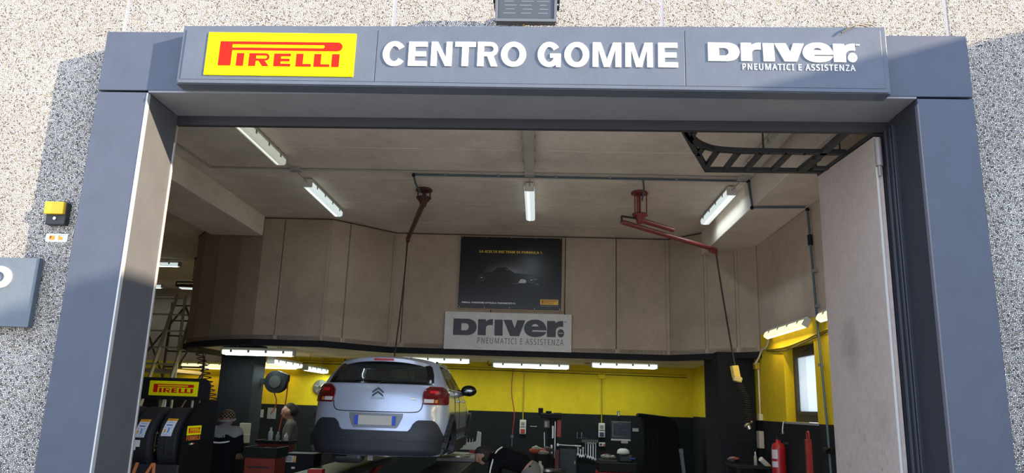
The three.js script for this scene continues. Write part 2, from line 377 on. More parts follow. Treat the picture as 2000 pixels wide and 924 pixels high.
// long-P wordmark on a panel of width w and height h, lower left corner at the origin
function tyreLogo(w, h) {
  const X = (u) => u * w, Y = (v) => (1 - v) * h, s = new THREE.Shape(), r0 = (Y(0.216) - Y(0.42)) / 2, yc = Y(0.318);
  s.moveTo(X(0.09), Y(0.78)); s.lineTo(X(0.175), Y(0.78)); s.lineTo(X(0.175), Y(0.42)); s.lineTo(X(0.915) - r0, Y(0.42)); s.absarc(X(0.915) - r0, yc, r0, -Math.PI / 2, Math.PI / 2); s.lineTo(X(0.09), Y(0.216)); s.lineTo(X(0.09), Y(0.78));
  const q = new THREE.Path(), r1 = (Y(0.28) - Y(0.36)) / 2; q.moveTo(X(0.173), Y(0.36)); q.lineTo(X(0.173), Y(0.28)); q.lineTo(X(0.797) - r1, Y(0.28)); q.absarc(X(0.797) - r1, yc, r1, Math.PI / 2, -Math.PI / 2, true); q.lineTo(X(0.173), Y(0.36));
  s.holes.push(q);
  const out = [['letter', [s], 0, 0]];
  for (const [ch, a, b] of [['I', 0.211, 0.260], ['R', 0.295, 0.432], ['E', 0.463, 0.577], ['L', 0.612, 0.715], ['L', 0.732, 0.838], ['I', 0.851, 0.901]]) out.push(['letter', glyph(ch, X(b - a), Y(0.49) - Y(0.785), X(0.047), (Y(0.49) - Y(0.785)) * 0.2), X(a), Y(0.785)]);
  return out;
}
// rounded heavy wordmark, units of the drawing: 0 … 1338 across, 0 … 160 up
function serviceLogo() {
  const D = new THREE.Shape(); D.moveTo(0, 0); D.lineTo(180, 0); D.bezierCurveTo(250, 6, 284, 40, 284, 80); D.bezierCurveTo(284, 122, 250, 152, 180, 158); D.lineTo(0, 158); D.lineTo(0, 0);
  const dh = new THREE.Path(); dh.moveTo(98, 46); dh.lineTo(98, 114); dh.lineTo(150, 114); dh.bezierCurveTo(200, 112, 200, 50, 150, 46); dh.lineTo(98, 46); D.holes.push(dh);
  const R = (x, w) => { const s = new THREE.Shape(); s.moveTo(x, 4); s.lineTo(x + 98, 4); s.lineTo(x + 98, 78); s.bezierCurveTo(x + 102, 100, x + 130, 106, x + w, 103); s.lineTo(x + w, 160); s.bezierCurveTo(x + 150, 163, x + 120, 156, x + 96, 140); s.lineTo(x + 92, 158); s.lineTo(x, 158); s.lineTo(x, 4); return s; };
  const I = poly([[500, 4], [600, 4], [596, 158], [498, 158]]), Vv = poly([[690, 4], [798, 4], [868, 158], [772, 158], [742, 82], [704, 158], [604, 158]]);
  const E = new THREE.Shape(); E.moveTo(1124, 52); E.lineTo(955, 52); E.lineTo(955, 66); E.lineTo(1126, 66); E.bezierCurveTo(1124, 130, 1070, 168, 990, 168); E.bezierCurveTo(905, 168, 855, 130, 855, 84); E.bezierCurveTo(855, 34, 905, 0, 990, 0); E.bezierCurveTo(1062, 0, 1110, 18, 1124, 52);
  const eh = new THREE.Path(); eh.moveTo(948, 102); eh.bezierCurveTo(958, 132, 1020, 132, 1030, 102); eh.lineTo(948, 102); E.holes.push(eh);
  const dot = circ(40, 1298, 43); const slit = new THREE.Path(); slit.moveTo(1270, 40); slit.lineTo(1270, 46); slit.lineTo(1326, 46); slit.lineTo(1326, 40); slit.lineTo(1270, 40); dot.holes.push(slit);
  const r2 = new THREE.Shape(); r2.moveTo(1131, 4); r2.lineTo(1238, 4); r2.lineTo(1238, 70); r2.bezierCurveTo(1246, 100, 1280, 108, 1325, 104); r2.lineTo(1325, 160); r2.bezierCurveTo(1285, 163, 1255, 156, 1232, 140); r2.lineTo(1228, 158); r2.lineTo(1131, 158); r2.lineTo(1131, 4);
  const T = [poly([[1338, 158], [1338, 153], [1342, 153], [1342, 146], [1345, 146], [1345, 153], [1350, 153], [1350, 158]]), poly([[1353, 146], [1356, 146], [1356, 153], [1360, 148], [1364, 153], [1364, 146], [1367, 146], [1367, 158], [1364, 158], [1360, 152], [1356, 158], [1353, 158]])];
  return [['letter', [D]], ['letter', [R(298, 180)]], ['letter', [I]], ['letter', [Vv]], ['letter', [E]], ['letter', [r2]], ['dot', [dot]], ['trademark', T]];
}
function putTyreLogo(parent, w, h, x, y, z, depth, material = M.logoRed) { for (const [n, s, a, b] of tyreLogo(w, h)) obj(n, ext(s, depth).translate(x + a, y + b, z), material, parent); }
function putServiceLogo(parent, sx, sy, x, y, z, depth, material) { for (const [n, s] of serviceLogo()) obj(n, ext(s, depth / 1, 0, 10).scale(sx, sy, 1).translate(x, y, z), material, parent); }

// ---------- fascia sign over the doorway ----------
const signMat = mat([0.080, 0.095, 0.122], 0.36, 0, { map: PAINT });
{
  const t = thing('fascia_sign', 'long grey fascia sign box with white and red lettering over the doorway', 'sign', [0, 0, 0]);
  const o = (x0, x1, d) => poly([[x0, 3.94 + d], [x1, 3.94 + d], [x1, 4.4 + (x1 + 2.66) * 0.0099 - d], [x0, 4.4 + (x0 + 2.66) * 0.0099 - d]]);
  obj('housing', ext(o(-2.66, 2.39, 0), 0.125, 0.004), signMat, t);
  obj('lower_lip', bb(-2.645, 2.375, 3.944, 3.972, 0.12, 0.137, 0.004), signMat, t);
  for (const [a, b] of [[-2.63, -1.224], [-1.219, 0.977], [0.982, 2.35]]) obj('face_panel', ext(o(a, b, 0.034), 0.014, 0.002).translate(0, 0, 0.12), signMat, t);
  const yp = obj('logo_panel', bb(-2.46, -1.375, 4.005, 4.34, 0.13, 0.144, 0.002), M.logoYellow, t);
  yp.userData.label = 'bright yellow panel with red lettering';
  putTyreLogo(yp, 1.085, 0.335, -2.46, 4.005, 0.142, 0.006);
  const L = 'CENTRO GOMME', xs = [[280, 410], [425, 530], [552, 668], [685, 800], [812, 925], [943, 1082], 0, [1147, 1275], [1295, 1432], [1452, 1608], [1632, 1782], [1812, 1920]];
  const k = 2.10 / 1640;
  [...L].forEach((ch, i) => {
    if (ch === ' ') return;
    const x = -1.172 + (xs[i][0] - 280) * k, w = (xs[i][1] - xs[i][0]) * k, over = 'COG'.includes(ch) ? 0.003 : 0;
    obj('letter', ext(glyph(ch, w, 0.187 + 2 * over, 0.045), 0.012, 0, 20).translate(x, 4.095 - over + (x + 1.17) * 0.008, 0.132), M.white, t).userData.label = 'white capital letter';
  });
  putServiceLogo(t, 0.000771, 0.00089, 1.14, 4.164, 0.133, 0.010, M.white);
  obj('tagline', textGeo(fontReg, 'PNEUMATICI E ASSISTENZA', 0.783, 0.033, 0.006, 0.13).translate(1.372, 4.102, 0.134), M.white, t);
}
// loose wires on top of the sign
{
  const w = mat([0.09, 0.08, 0.06], 0.6);
  tag(obj('loose_cable', [tube([V(2.07, 4.385, 0.155), V(2.13, 4.425, 0.16), V(2.2, 4.462, 0.13), V(2.28, 4.47, 0.09), V(2.36, 4.463, 0.05)], 0.007),
    tube([V(2.2, 4.462, 0.12), V(2.26, 4.485, 0.1), V(2.33, 4.49, 0.07), V(2.39, 4.465, 0.04)], 0.004), tube([V(2.22, 4.462, 0.11), V(2.29, 4.505, 0.09), V(2.36, 4.5, 0.06)], 0.003)], w),
  'loose dark cable ends lying over the top edge of the fascia sign', 'cable');
}
// floodlight above the sign
{
  const t = thing('floodlight', 'dark rectangular floodlight with a printed data plate above the fascia sign', 'floodlight', [-0.155, 4.66, 0.06]);
  t.rotation.x = 0.12;
  const grey = mat([0.085, 0.095, 0.11], 0.5), plate = mat([0.036, 0.045, 0.058], 0.5);
  obj('housing', bx(0.44, 0.34, 0.09, 0, 0, 0, 0.012), grey, t);
  for (const g of [bx(0.45, 0.02, 0.02, 0, -0.165, 0.05), bx(0.45, 0.02, 0.02, 0, 0.165, 0.05), bx(0.02, 0.31, 0.02, -0.215, 0, 0.05), bx(0.02, 0.31, 0.02, 0.215, 0, 0.05)]) obj('rim_bar', g, grey, t);
  obj('data_plate', bx(0.4, 0.30, 0.006, 0, 0, 0.047), plate, t);
  const pr = [];
  for (let r = 0; r < 8; r++) for (let c = 0; c < 3; c++) pr.push(bx(0.05 + rr(0, 0.045), 0.004, 0.001, -0.12 + c * 0.125 + rr(-0.01, 0.01), 0.10 - r * 0.03, 0.0505));
  obj('printed_lines', pr, mat([0.16, 0.18, 0.20], 0.6), t).userData.kind = 'stuff';
  for (const s of [-1, 1]) obj('pivot', [rod(V(s * 0.22, 0.02, 0), V(s * 0.245, 0.02, 0), 0.035, 12), bx(0.006, 0.06, 0.16, s * 0.242, 0.02, -0.08)], M.darkSteel, t);
  obj('bracket', [bx(0.49, 0.04, 0.006, 0, 0.02, -0.16), bx(0.10, 0.08, 0.11, 0, 0.02, -0.215)], M.darkSteel, t);
  obj('feed_cable', tube([V(-0.02, -0.17, 0), V(-0.01, -0.205, -0.03), V(0.06, -0.19, -0.05), V(0.11, -0.2, -0.06)], 0.008, 16), mat([0.45, 0.27, 0.08], 0.6), t);
}
// key switch box and little sticker plate
{
  const t = thing('key_switch', 'small yellow and black key switch box on the pebbled wall', 'switch', [-3.575, 2.945, -0.215]);
  obj('base', bb(-0.075, 0.075, 0.0, 0.17, 0, 0.055, 0.008), M.darkSteel, t);
  obj('lid', at(bb(-0.076, 0.07, 0.075, 0.168, 0, 0.034, 0.008), 0, 0, 0.048, 0.05), mat([0.82, 0.50, 0.012], 0.45), t);
  obj('keyhole', at(cyl(0.012, 0.012, 0, 0, 0, 12), 0, 0.045, 0.06, Math.PI / 2), M.steel, t);
  const c = document.createElement('canvas'); c.width = 256; c.height = 96; const k = c.getContext('2d');
  k.fillStyle = '#d9d8da'; k.fillRect(0, 0, 256, 96); k.fillStyle = '#e8a51c'; k.fillRect(34, 18, 76, 60); k.fillRect(150, 36, 60, 40); k.fillRect(150, 18, 26, 20);
  k.fillStyle = '#a33c14'; k.beginPath(); k.moveTo(40, 26); k.lineTo(70, 22); k.lineTo(60, 48); k.lineTo(42, 72); k.closePath(); k.fill();
  k.fillStyle = '#8b8d92'; for (let i = 0; i < 5; i++) k.fillRect(150 + i * 16, 14, 8, 5);
  const tx = new THREE.CanvasTexture(c); tx.colorSpace = THREE.SRGBColorSpace;
  const p = thing('warning_plate', 'tiny white plate with two yellow pictograms under the key switch', 'plate', [-3.575, 2.856, -0.2149]);
  obj('plate_body', ext(rrect(0.165, 0.062, 0.008), 0.004, 0.001), M.white, p);
  obj('print', new THREE.PlaneGeometry(0.152, 0.052).translate(0, 0, 0.0046), mat(0xffffff, 0.5, 0, { map: tx }), p, true);
}
// wall plaque cut by the left edge of the picture
{
  const t = thing('wall_plaque', 'slate grey wall plaque with a white raised letter beside the left post', 'plaque', [-4.05, 2.44, -0.215]);
  obj('panel', bx(0.84, 0.5, 0.05, 0, 0, 0.04, 0.004), mat([0.10, 0.125, 0.15], 0.4, 0, { map: PAINT }), t);
  for (const [x, y] of [[-0.3, -0.18], [0.3, -0.18], [-0.3, 0.18], [0.3, 0.18]]) obj('spacer', at(cyl(0.012, 0.016, 0, 0, 0, 10), x, y, 0.007, Math.PI / 2), M.steel, t);
  obj('letter', ext(glyph('O', 0.2, 0.165, 0.05), 0.014, 0, 20).translate(0.04, 0.02, 0.064), M.white, t);
}
// ---------- door leaf, guide frame, window ----------
{
  const d = structGroup('door_1');
  obj('leaf_panel', ext(poly([[0.505, 0.02], [1.66, 0.02], [1.66, 3.915], [0.505, 3.865]]), 0.05, 0.003).rotateY(Math.PI / 2).translate(2.535, 0, 0), M.leaf, d);
  obj('top_edge', bar(V(2.56, 3.89, -0.5), V(2.56, 3.935, -1.67), 0.06, 0.035), M.darkSteel, d);
  obj('frame_post', bb(2.592, 2.66, 0, 3.9, -0.60, -0.50), M.rail, d);
  obj('seal', bb(2.532, 2.548, 0.02, 3.86, -0.505, -0.497), mat([0.58, 0.55, 0.50], 0.7), d);
  obj('guide_rail', bb(2.588, 2.627, 0, 3.9, -0.457, -0.425, 0.004), M.rail, d);
  obj('guide_rail', bb(2.60, 2.627, 0, 3.9, -0.405, -0.375, 0.004), M.rail, d);
  obj('guide_rail', bb(2.60, 2.628, 0, 3.9, -0.35, -0.335, 0.003), M.rail, d);
  const h = obj('hinge', [rod(V(2.55, 3.62, -0.475), V(2.55, 3.84, -0.475), 0.026, 14), rod(V(2.55, 3.54, -0.475), V(2.55, 3.62, -0.475), 0.012, 10)], mat([0.30, 0.26, 0.25], 0.5, 0.3), d);
  obj('pivot_bracket', [bb(2.40, 2.56, 3.895, 3.92, -1.44, -1.38), bb(2.38, 2.43, 3.915, 3.96, -1.43, -1.38, 0.005)], M.darkSteel, d);
}
{
  const t = thing('door_guide_frame', 'black ladder-like steel guide frame with a curved rail under the ceiling at the doorway', 'guide frame', [0, 3.93, 0]);
  const y = 0.0, B = (a, b, w = 0.045) => bar(V(a[0], y, a[1]), V(b[0], y, b[1]), w, 0.04);
  obj('outer_rail', [B([1.07, -0.50], [1.30, -1.09]), B([1.30, -1.08], [1.505, -1.59])], M.darkSteel, t);
  obj('far_rail', B([1.485, -1.575], [2.53, -1.555], 0.05), M.darkSteel, t);
  const cur = new THREE.CatmullRomCurve3([V(1.10, y, -0.51), V(1.17, y, -0.70), V(1.28, y, -0.89), V(1.43, y, -1.01), V(1.62, y, -1.05), V(1.9, y, -1.055), V(2.52, y, -1.05)]);
  const pts = cur.getPoints(24), seg = [];
  for (let i = 0; i < 24; i++) seg.push(bar(pts[i], pts[i + 1].clone().lerp(pts[i], -0.12), 0.05, 0.04));
  obj('curved_rail', seg, M.darkSteel, t);
  for (const [x, z0, z1] of [[1.19, -0.60, -0.78], [1.335, -0.96, -1.15], [1.475, -1.04, -1.52], [1.66, -1.06, -1.56], [1.85, -1.06, -1.56], [2.09, -1.06, -1.56]]) obj('rung', B([x, z0], [x, z1], 0.04), M.darkSteel, t);
  obj('long_rung', [B([2.36, -0.52], [2.36, -1.05], 0.055), B([2.36, -1.05], [2.36, -1.2], 0.055), B([2.36, -1.2], [2.34, -1.56], 0.075)], M.darkSteel, t);
  for (const [x, z] of [[1.86, -1.05], [2.5, -1.05]]) obj('hanger_rod', rod(V(x, 0.01, z), V(x, 0.569, z), 0.008), M.darkSteel, t);
}
{
  const w = structGroup('window_1'), fr = mat([0.05, 0.04, 0.032], 0.5), X0 = 3.235, X1 = 3.29;
  for (const g of [bb(X0, X1, 1.675, 1.755, -4.715, -3.645), bb(X0, X1, 2.50, 2.585, -4.715, -3.645), bb(X0, X1, 1.75, 2.51, -4.715, -4.62), bb(X0, X1, 1.75, 2.51, -3.72, -3.645)]) obj('frame_bar', g, fr, w);
  obj('sash', [bb(X0 - 0.02, X1 - 0.02, 1.755, 1.80, -4.62, -3.72), bb(X0 - 0.02, X1 - 0.02, 2.455, 2.50, -4.62, -3.72), bb(X0 - 0.02, X1 - 0.02, 1.79, 2.46, -4.62, -4.575), bb(X0 - 0.02, X1 - 0.02, 1.79, 2.46, -3.765, -3.72)], fr, w);
  obj('pane', bb(3.25, 3.256, 1.79, 2.465, -4.585, -3.755), mat([0.93, 0.97, 0.98], 0.75, 0, { transmission: 0.9, thickness: 0, ior: 1.45 }), w);
  obj('sill', bb(3.10, X0, 1.645, 1.672, -4.74, -3.62, 0.004), M.grey, w);
  obj('handle', [bb(3.19, 3.215, 2.52, 2.535, -4.25, -4.1, 0.004)], fr, w);
}

// ---------- fluorescent battens ----------
function batten(label, group, a, b, face, { lit = M.lit, glow = LAMP, color = 0xe8fff4, hang = 0, w = 0.13 } = {}) {
  const mid = a.clone().add(b).multiplyScalar(0.5), L = a.distanceTo(b), z = b.clone().sub(a).normalize(), y = face.clone().negate(), x = y.clone().cross(z).normalize();
  const t = thing('fluorescent_batten', label, 'light', mid.toArray(), 0, group);
  t.quaternion.setFromRotationMatrix(new THREE.Matrix4().makeBasis(x, y, z));
  obj('housing', bx(w * 0.82, 0.05, L, 0, 0.042, 0, 0.012), M.offWhite, t);
  const sh = new THREE.Shape(), h = w / 2; sh.moveTo(-h, 0.02); sh.lineTo(-h, -0.012); sh.bezierCurveTo(-h, -0.045, -h * 0.7, -0.05, 0, -0.05); sh.bezierCurveTo(h * 0.7, -0.05, h, -0.045, h, -0.012); sh.lineTo(h, 0.02); sh.lineTo(-h, 0.02);
  obj('diffuser', ext(sh, L * 0.965, 0, 8).translate(0, 0, -L * 0.4825), lit, t);
  for (const s of [-1, 1]) obj('end_cap', bx(w * 0.96, 0.075, 0.028, 0, -0.008, s * (L * 0.4825 + 0.012), 0.01), M.offWhite, t);
  for (const s of [-0.36, -0.12, 0.12, 0.36]) for (const q of [-1, 1]) obj('clip', bx(0.008, 0.04, 0.03, q * (h + 0.003), 0.008, s * L), M.grey, t);
  if (hang) for (const s of [-0.3, 0.3]) obj('hanger', rod(V(0, 0.06, s * L), V(0, 0.06 + hang, s * L), 0.006), M.grey, t);
  else for (const s of [-0.3, 0.3]) obj('mount_clip', bx(0.05, 0.02, 0.04, 0, 0.072, s * L), M.grey, t);
  if (lit !== M.unlit) {
    const k = w * 0.26, l = new THREE.RectAreaLight(color, glow * (0.8 * w) / k, k, L * 0.93);   // the burning tube behind the diffuser
    obj('tube', rod(V(w * 0.12, -0.043, -L * 0.46), V(w * 0.12, -0.043, L * 0.46), 0.013, 10), lit === M.litWarm ? tubeWarm : lit === dimLit ? dimTube : tubeCool, t);
    l.name = 'tube_light'; l.position.set(w * 0.12, -0.058, 0); l.rotation.x = -Math.PI / 2; t.add(l);
  }
  return t;
}
const DOWN = V(0, -1, 0), cy = 4.418;
const tubeCool = mat([0.8, 0.8, 0.8], 0.4, 0, { emissive: new THREE.Color(0.88, 1.0, 0.95), emissiveIntensity: 1.6 }), tubeWarm = mat([0.8, 0.8, 0.7], 0.4, 0, { emissive: new THREE.Color(1.0, 0.93, 0.62), emissiveIntensity: 1.6 }), dimTube = mat([0.8, 0.8, 0.7], 0.4, 0, { emissive: new THREE.Color(0.92, 1.0, 0.82), emissiveIntensity: 0.35 });
const CW = 0xdff4ff;
const coolLit = mat([0.8, 0.8, 0.8], 0.4, 0, { emissive: new THREE.Color(0.80, 0.96, 0.94), emissiveIntensity: 0.26 });
const dimLit = mat([0.75, 0.75, 0.7], 0.4, 0, { emissive: new THREE.Color(0.85, 0.92, 0.72), emissiveIntensity: 0.14 });
batten('lit ceiling batten above the car, behind the left post', 'ceiling battens of the front hall', V(-2.985, cy, -3.90), V(-2.985, cy, -5.42), DOWN, { lit: coolLit, color: CW, glow: LAMP * 0.14 });
batten('lit ceiling batten in the middle, right above the racing poster', 'ceiling battens of the front hall', V(-0.175, cy, -3.88), V(-0.175, cy, -5.42), DOWN, { lit: coolLit, color: CW, glow: LAMP * 0.36 });
batten('lit ceiling batten beside the right downstand beam, over the red arm tip', 'ceiling battens of the front hall', V(2.325, cy, -3.88), V(2.325, cy, -5.42), DOWN, { lit: coolLit, color: CW, glow: LAMP * 0.36 });
batten('dimly glowing ceiling batten close to the door header at the left', 'ceiling battens of the front hall', V(-3.03, cy, -1.52), V(-3.03, cy, -3.06), DOWN, { lit: dimLit, color: 0xf0f4dc, glow: 0.45 });
batten('unlit dusty ceiling batten in the middle near the door header', 'ceiling battens of the front hall', V(-0.165, cy, -1.55), V(-0.165, cy, -3.09), DOWN, { lit: M.unlit });
batten('unlit ceiling batten half hidden above the black guide frame', 'ceiling battens of the front hall', V(2.30, cy, -1.52), V(2.30, cy, -3.06), DOWN, { lit: M.unlit });
const MG = 'battens under the mezzanine';
batten('bright batten under the mezzanine edge in front of the left black column', MG, V(-5.02, 2.46, -6.7), V(-3.86, 2.46, -6.7), DOWN, { hang: 0.10, glow: LAMP });
batten('bright batten under the mezzanine running inward, right of the left black column', MG, V(-4.42, 2.36, -7.2), V(-4.42, 2.36, -8.74), DOWN, { hang: 0.2 });
batten('farther inward batten under the mezzanine above the wall hubcap', MG, V(-4.40, 2.34, -9.0), V(-4.40, 2.34, -10.4), DOWN, { hang: 0.2 });
batten('bright batten half hidden behind the roof of the silver car', MG, V(-2.66, 2.585, -9.5), V(-1.33, 2.585, -9.5), DOWN, {});
batten('bright batten before the yellow wall, right of the silver car, with a black feed cable', MG, V(-0.91, 2.53, -9.5), V(0.59, 2.53, -9.5), DOWN, { hang: 0.03 });
batten('bright batten before the yellow wall nearest the right black column', MG, V(0.99, 2.585, -9.5), V(2.27, 2.585, -9.5), DOWN, {});
batten('warm batten high on the far yellow wall, left of the left black column', MG, V(-9.1, 2.50, -13.86), V(-7.95, 2.50, -13.86), V(0, -0.7, 0.714).normalize(), { lit: M.litWarm, color: 0xffe49a });
batten('warm batten on the back yellow wall, right of the left black column', MG, V(-6.0, 2.42, -10.40), V(-5.0, 2.42, -10.40), V(0, -0.7, 0.714).normalize(), { lit: M.litWarm, color: 0xffe49a });
const RW = 'battens on the right yellow wall';
batten('warm yellow batten over the window on the right wall', RW, V(3.05, 2.79, -5.15), V(3.05, 2.79, -3.62), V(-0.5, -0.866, 0), { lit: M.litWarm, color: 0xffe08a, glow: LAMP * 0.9, w: 0.085 });
batten('warm yellow batten on the right wall cut off by the door leaf', RW, V(3.05, 2.80, -3.22), V(3.05, 2.80, -1.75), V(-0.5, -0.866, 0), { lit: M.litWarm, color: 0xffe08a, glow: LAMP * 0.9, w: 0.085 });
const LG = 'ceiling battens of the far left hall';
batten('nearest lit ceiling batten of the far left hall, beside the left post', LG, V(-8.95, 4.40, -9.85), V(-7.47, 4.40, -9.85), DOWN, { lit: coolLit, color: CW, glow: LAMP * 0.36 });
batten('far lit ceiling batten behind the scaffold, next to the left post', LG, V(-10.9, 4.40, -13.0), V(-9.42, 4.40, -13.0), DOWN, { lit: coolLit, color: CW, glow: LAMP * 0.36 });
batten('far lit ceiling batten behind the scaffold, next to the mezzanine', LG, V(-9.0, 4.40, -13.0), V(-7.6, 4.40, -13.0), DOWN, { lit: coolLit, color: CW, glow: LAMP * 0.36 });

// ---------- pipes and conduits ----------
const conduit = mat([0.36, 0.335, 0.305], 0.7), airPipe = mat([0.065, 0.105, 0.125], 0.5), wallPipe = mat([0.66, 0.60, 0.46], 0.6), yellowPipe = mat([0.40, 0.29, 0.012], 0.6), wire = mat([0.012, 0.012, 0.012], 0.5);
{
  const t = thing('ceiling_conduit', 'thin beige conduit with junction boxes running across the ceiling', 'conduit', [0, 4.482, -3.52]);
  obj('pipe', [rod(V(-4.07, 0, 0), V(2.42, 0, 0), 0.011), rod(V(-4.07, 0, 0), V(-4.14, 0, 2.9), 0.011)], conduit, t);
  for (const [x, l] of [[-3.02, 1], [-0.17, 1], [2.36, 1]]) obj('junction_box', bx(0.13, 0.05, 0.11, x, -0.005, 0, 0.01), conduit, t);
  for (const [x, x2] of [[-3.02, -2.985], [-0.17, -0.175], [2.36, 2.325]]) obj('drop_wire', tube([V(x, -0.01, -0.05), V((x + x2) / 2, -0.03, -0.2), V(x2, -0.05, -0.37)], 0.006, 10), conduit, t);
  obj('drop_wire', tube([V(-3.02, -0.01, 0.05), V(-3.03, -0.03, 0.25), V(-3.03, -0.05, 0.46)], 0.006, 10), conduit, t);
}
{
  const r = 0.014, J = (p) => new THREE.SphereGeometry(0.024, 10, 8).translate(p.x, p.y, p.z);
  const c = thing('air_pipe', 'blue-grey compressed air pipe running across the ceiling to the right beam', 'pipe', [0, 0, 0]);
  obj('pipe', rod(V(-1.59, 4.478, -3.64), V(2.455, 4.478, -3.64), r), airPipe, c);
  obj('elbow', J(V(-1.59, 4.474, -3.64)), M.black, c);
  for (const x of [-1.2, -0.55, 0.15, 0.8, 1.6]) obj('clip', bx(0.03, 0.025, 0.045, x, 4.486, -3.64), M.grey, c);
  obj('drop_hose', tube([V(-1.59, 4.475, -3.64), V(-1.6, 4.44, -3.85), V(-1.58, 4.40, -4.15)], 0.012, 12), airPipe, c);
  obj('drop_hose', tube([V(1.2, 4.47, -3.64), V(1.24, 4.42, -3.85), V(1.25, 4.34, -4.08)], 0.012, 12), airPipe, c);
  const e = thing('air_pipe', 'dark air pipe stepping down round the right ceiling beam', 'pipe', [0, 0, 0]);
  obj('pipe', rod(V(2.46, 4.478, -3.64), V(2.46, 4.118, -3.52), r), airPipe, e);
  obj('pipe', rod(V(2.46, 4.118, -3.52), V(3.05, 4.118, -3.46), r), airPipe, e);
  for (const p of [V(2.457, 4.474, -3.64), V(2.455, 4.114, -3.52)]) obj('elbow', J(p), M.black, e);
  const t = thing('air_pipe', 'blue-green air pipe running down the right wall beside the door leaf', 'pipe', [0, 0, 0]);
  const P = [V(3.075, 4.09, -3.46), V(3.075, 2.75, -3.36), V(3.075, 1.66, -3.26), V(3.075, 0.9, -3.22)];
  for (let i = 0; i < 3; i++) obj('pipe', rod(P[i], P[i + 1], r), airPipe, t);
  obj('elbow', J(P[0]), M.black, t);
  obj('valve', rod(V(3.075, 3.66, -3.43), V(3.075, 3.78, -3.435), 0.028, 10), M.black, t);
  for (const y of [3.35, 2.95, 2.3]) obj('wall_clip', bx(0.05, 0.03, 0.04, 3.09, y, -3.38), M.grey, t);
  obj('tap', [bx(0.09, 0.06, 0.08, 3.06, 1.4, -3.24, 0.01), rod(V(3.06, 1.42, -3.2), V(2.98, 1.4, -3.12), 0.012)], M.black, t);
}
{
  const t = thing('wall_conduit', 'pale conduit with a bend, switch and junction box beside the right black column', 'conduit', [3.10, 0, -5.7]);
  for (const g of [tube([V(0, 2.82, 0.52), V(0, 2.7, 0.42), V(0, 2.64, 0.3), V(0, 2.62, 0.12), V(-0.02, 2.52, 0.02), V(-0.05, 2.44, -0.06)], 0.014, 30), rod(V(0, 2.4, -0.08), V(0, 1.74, -0.08), 0.014)]) obj('pipe', g, wallPipe, t);
  obj('junction_box', bx(0.07, 0.10, 0.12, -0.02, 2.42, -0.1, 0.01), yellowPipe, t);
  obj('switch_box', bx(0.06, 0.09, 0.10, -0.01, 1.71, -0.06, 0.01), wallPipe, t);
}
{
  const t = thing('cable_run', 'yellow painted cables sagging along the right wall over the window', 'cable', [3.107, 2.64, 0]);
  obj('cable', tube([V(0, -0.02, -5.4), V(0, -0.05, -4.6), V(0, -0.02, -3.9), V(0, 0.03, -3.2), V(0, 0.06, -2.4)], 0.010, 30), yellowPipe, t);
  obj('cable', tube([V(0, -0.04, -5.4), V(0, -0.09, -4.6), V(0, -0.05, -3.9), V(0, -0.0, -3.2), V(0, 0.03, -2.4)], 0.006, 30), wire, t);
}
{
  const t = thing('back_wall_conduit', 'thin conduits with two vertical drops on the back yellow wall', 'conduit', [0, 0, -10.485]);
  obj('pipe', rod(V(-5.0, 2.55, 0), V(3.0, 2.48, 0), 0.010), yellowPipe, t);
  obj('pipe', rod(V(-5.0, 2.50, 0), V(3.0, 2.43, 0), 0.007), wire, t);
  for (const [x, y] of [[-0.31, 1.5], [1.28, 1.49]]) { obj('drop', rod(V(x, 2.5, 0), V(x, y, 0), 0.012), yellowPipe, t); }
  obj('junction_box', bx(0.15, 0.09, 0.05, 1.28, 2.40, 0.01, 0.008), M.yellow, t);
  const fa = thing('lamp_cable', 'black looped feed cable at the left end of the middle back batten', 'cable', [0, 0, -10.485]), fb = thing('lamp_cable', 'black looped feed cable at the left end of the right back batten', 'cable', [0, 0, -10.485]);
  obj('cable', tube([V(-0.98, 2.66, 0.55), V(-1.02, 2.58, 0.7), V(-0.99, 2.52, 0.85), V(-0.92, 2.52, 0.93)], 0.009, 14), wire, fa);
  obj('cable_clip', bx(0.03, 0.02, 0.03, -0.98, 2.665, 0.55), M.grey, fa);
  obj('cable', tube([V(0.85, 2.67, 0.6), V(0.88, 2.62, 0.75), V(0.97, 2.605, 0.93)], 0.009, 14), wire, fb);
  obj('cable_clip', bx(0.03, 0.02, 0.03, 0.85, 2.672, 0.6), M.grey, fb);
}

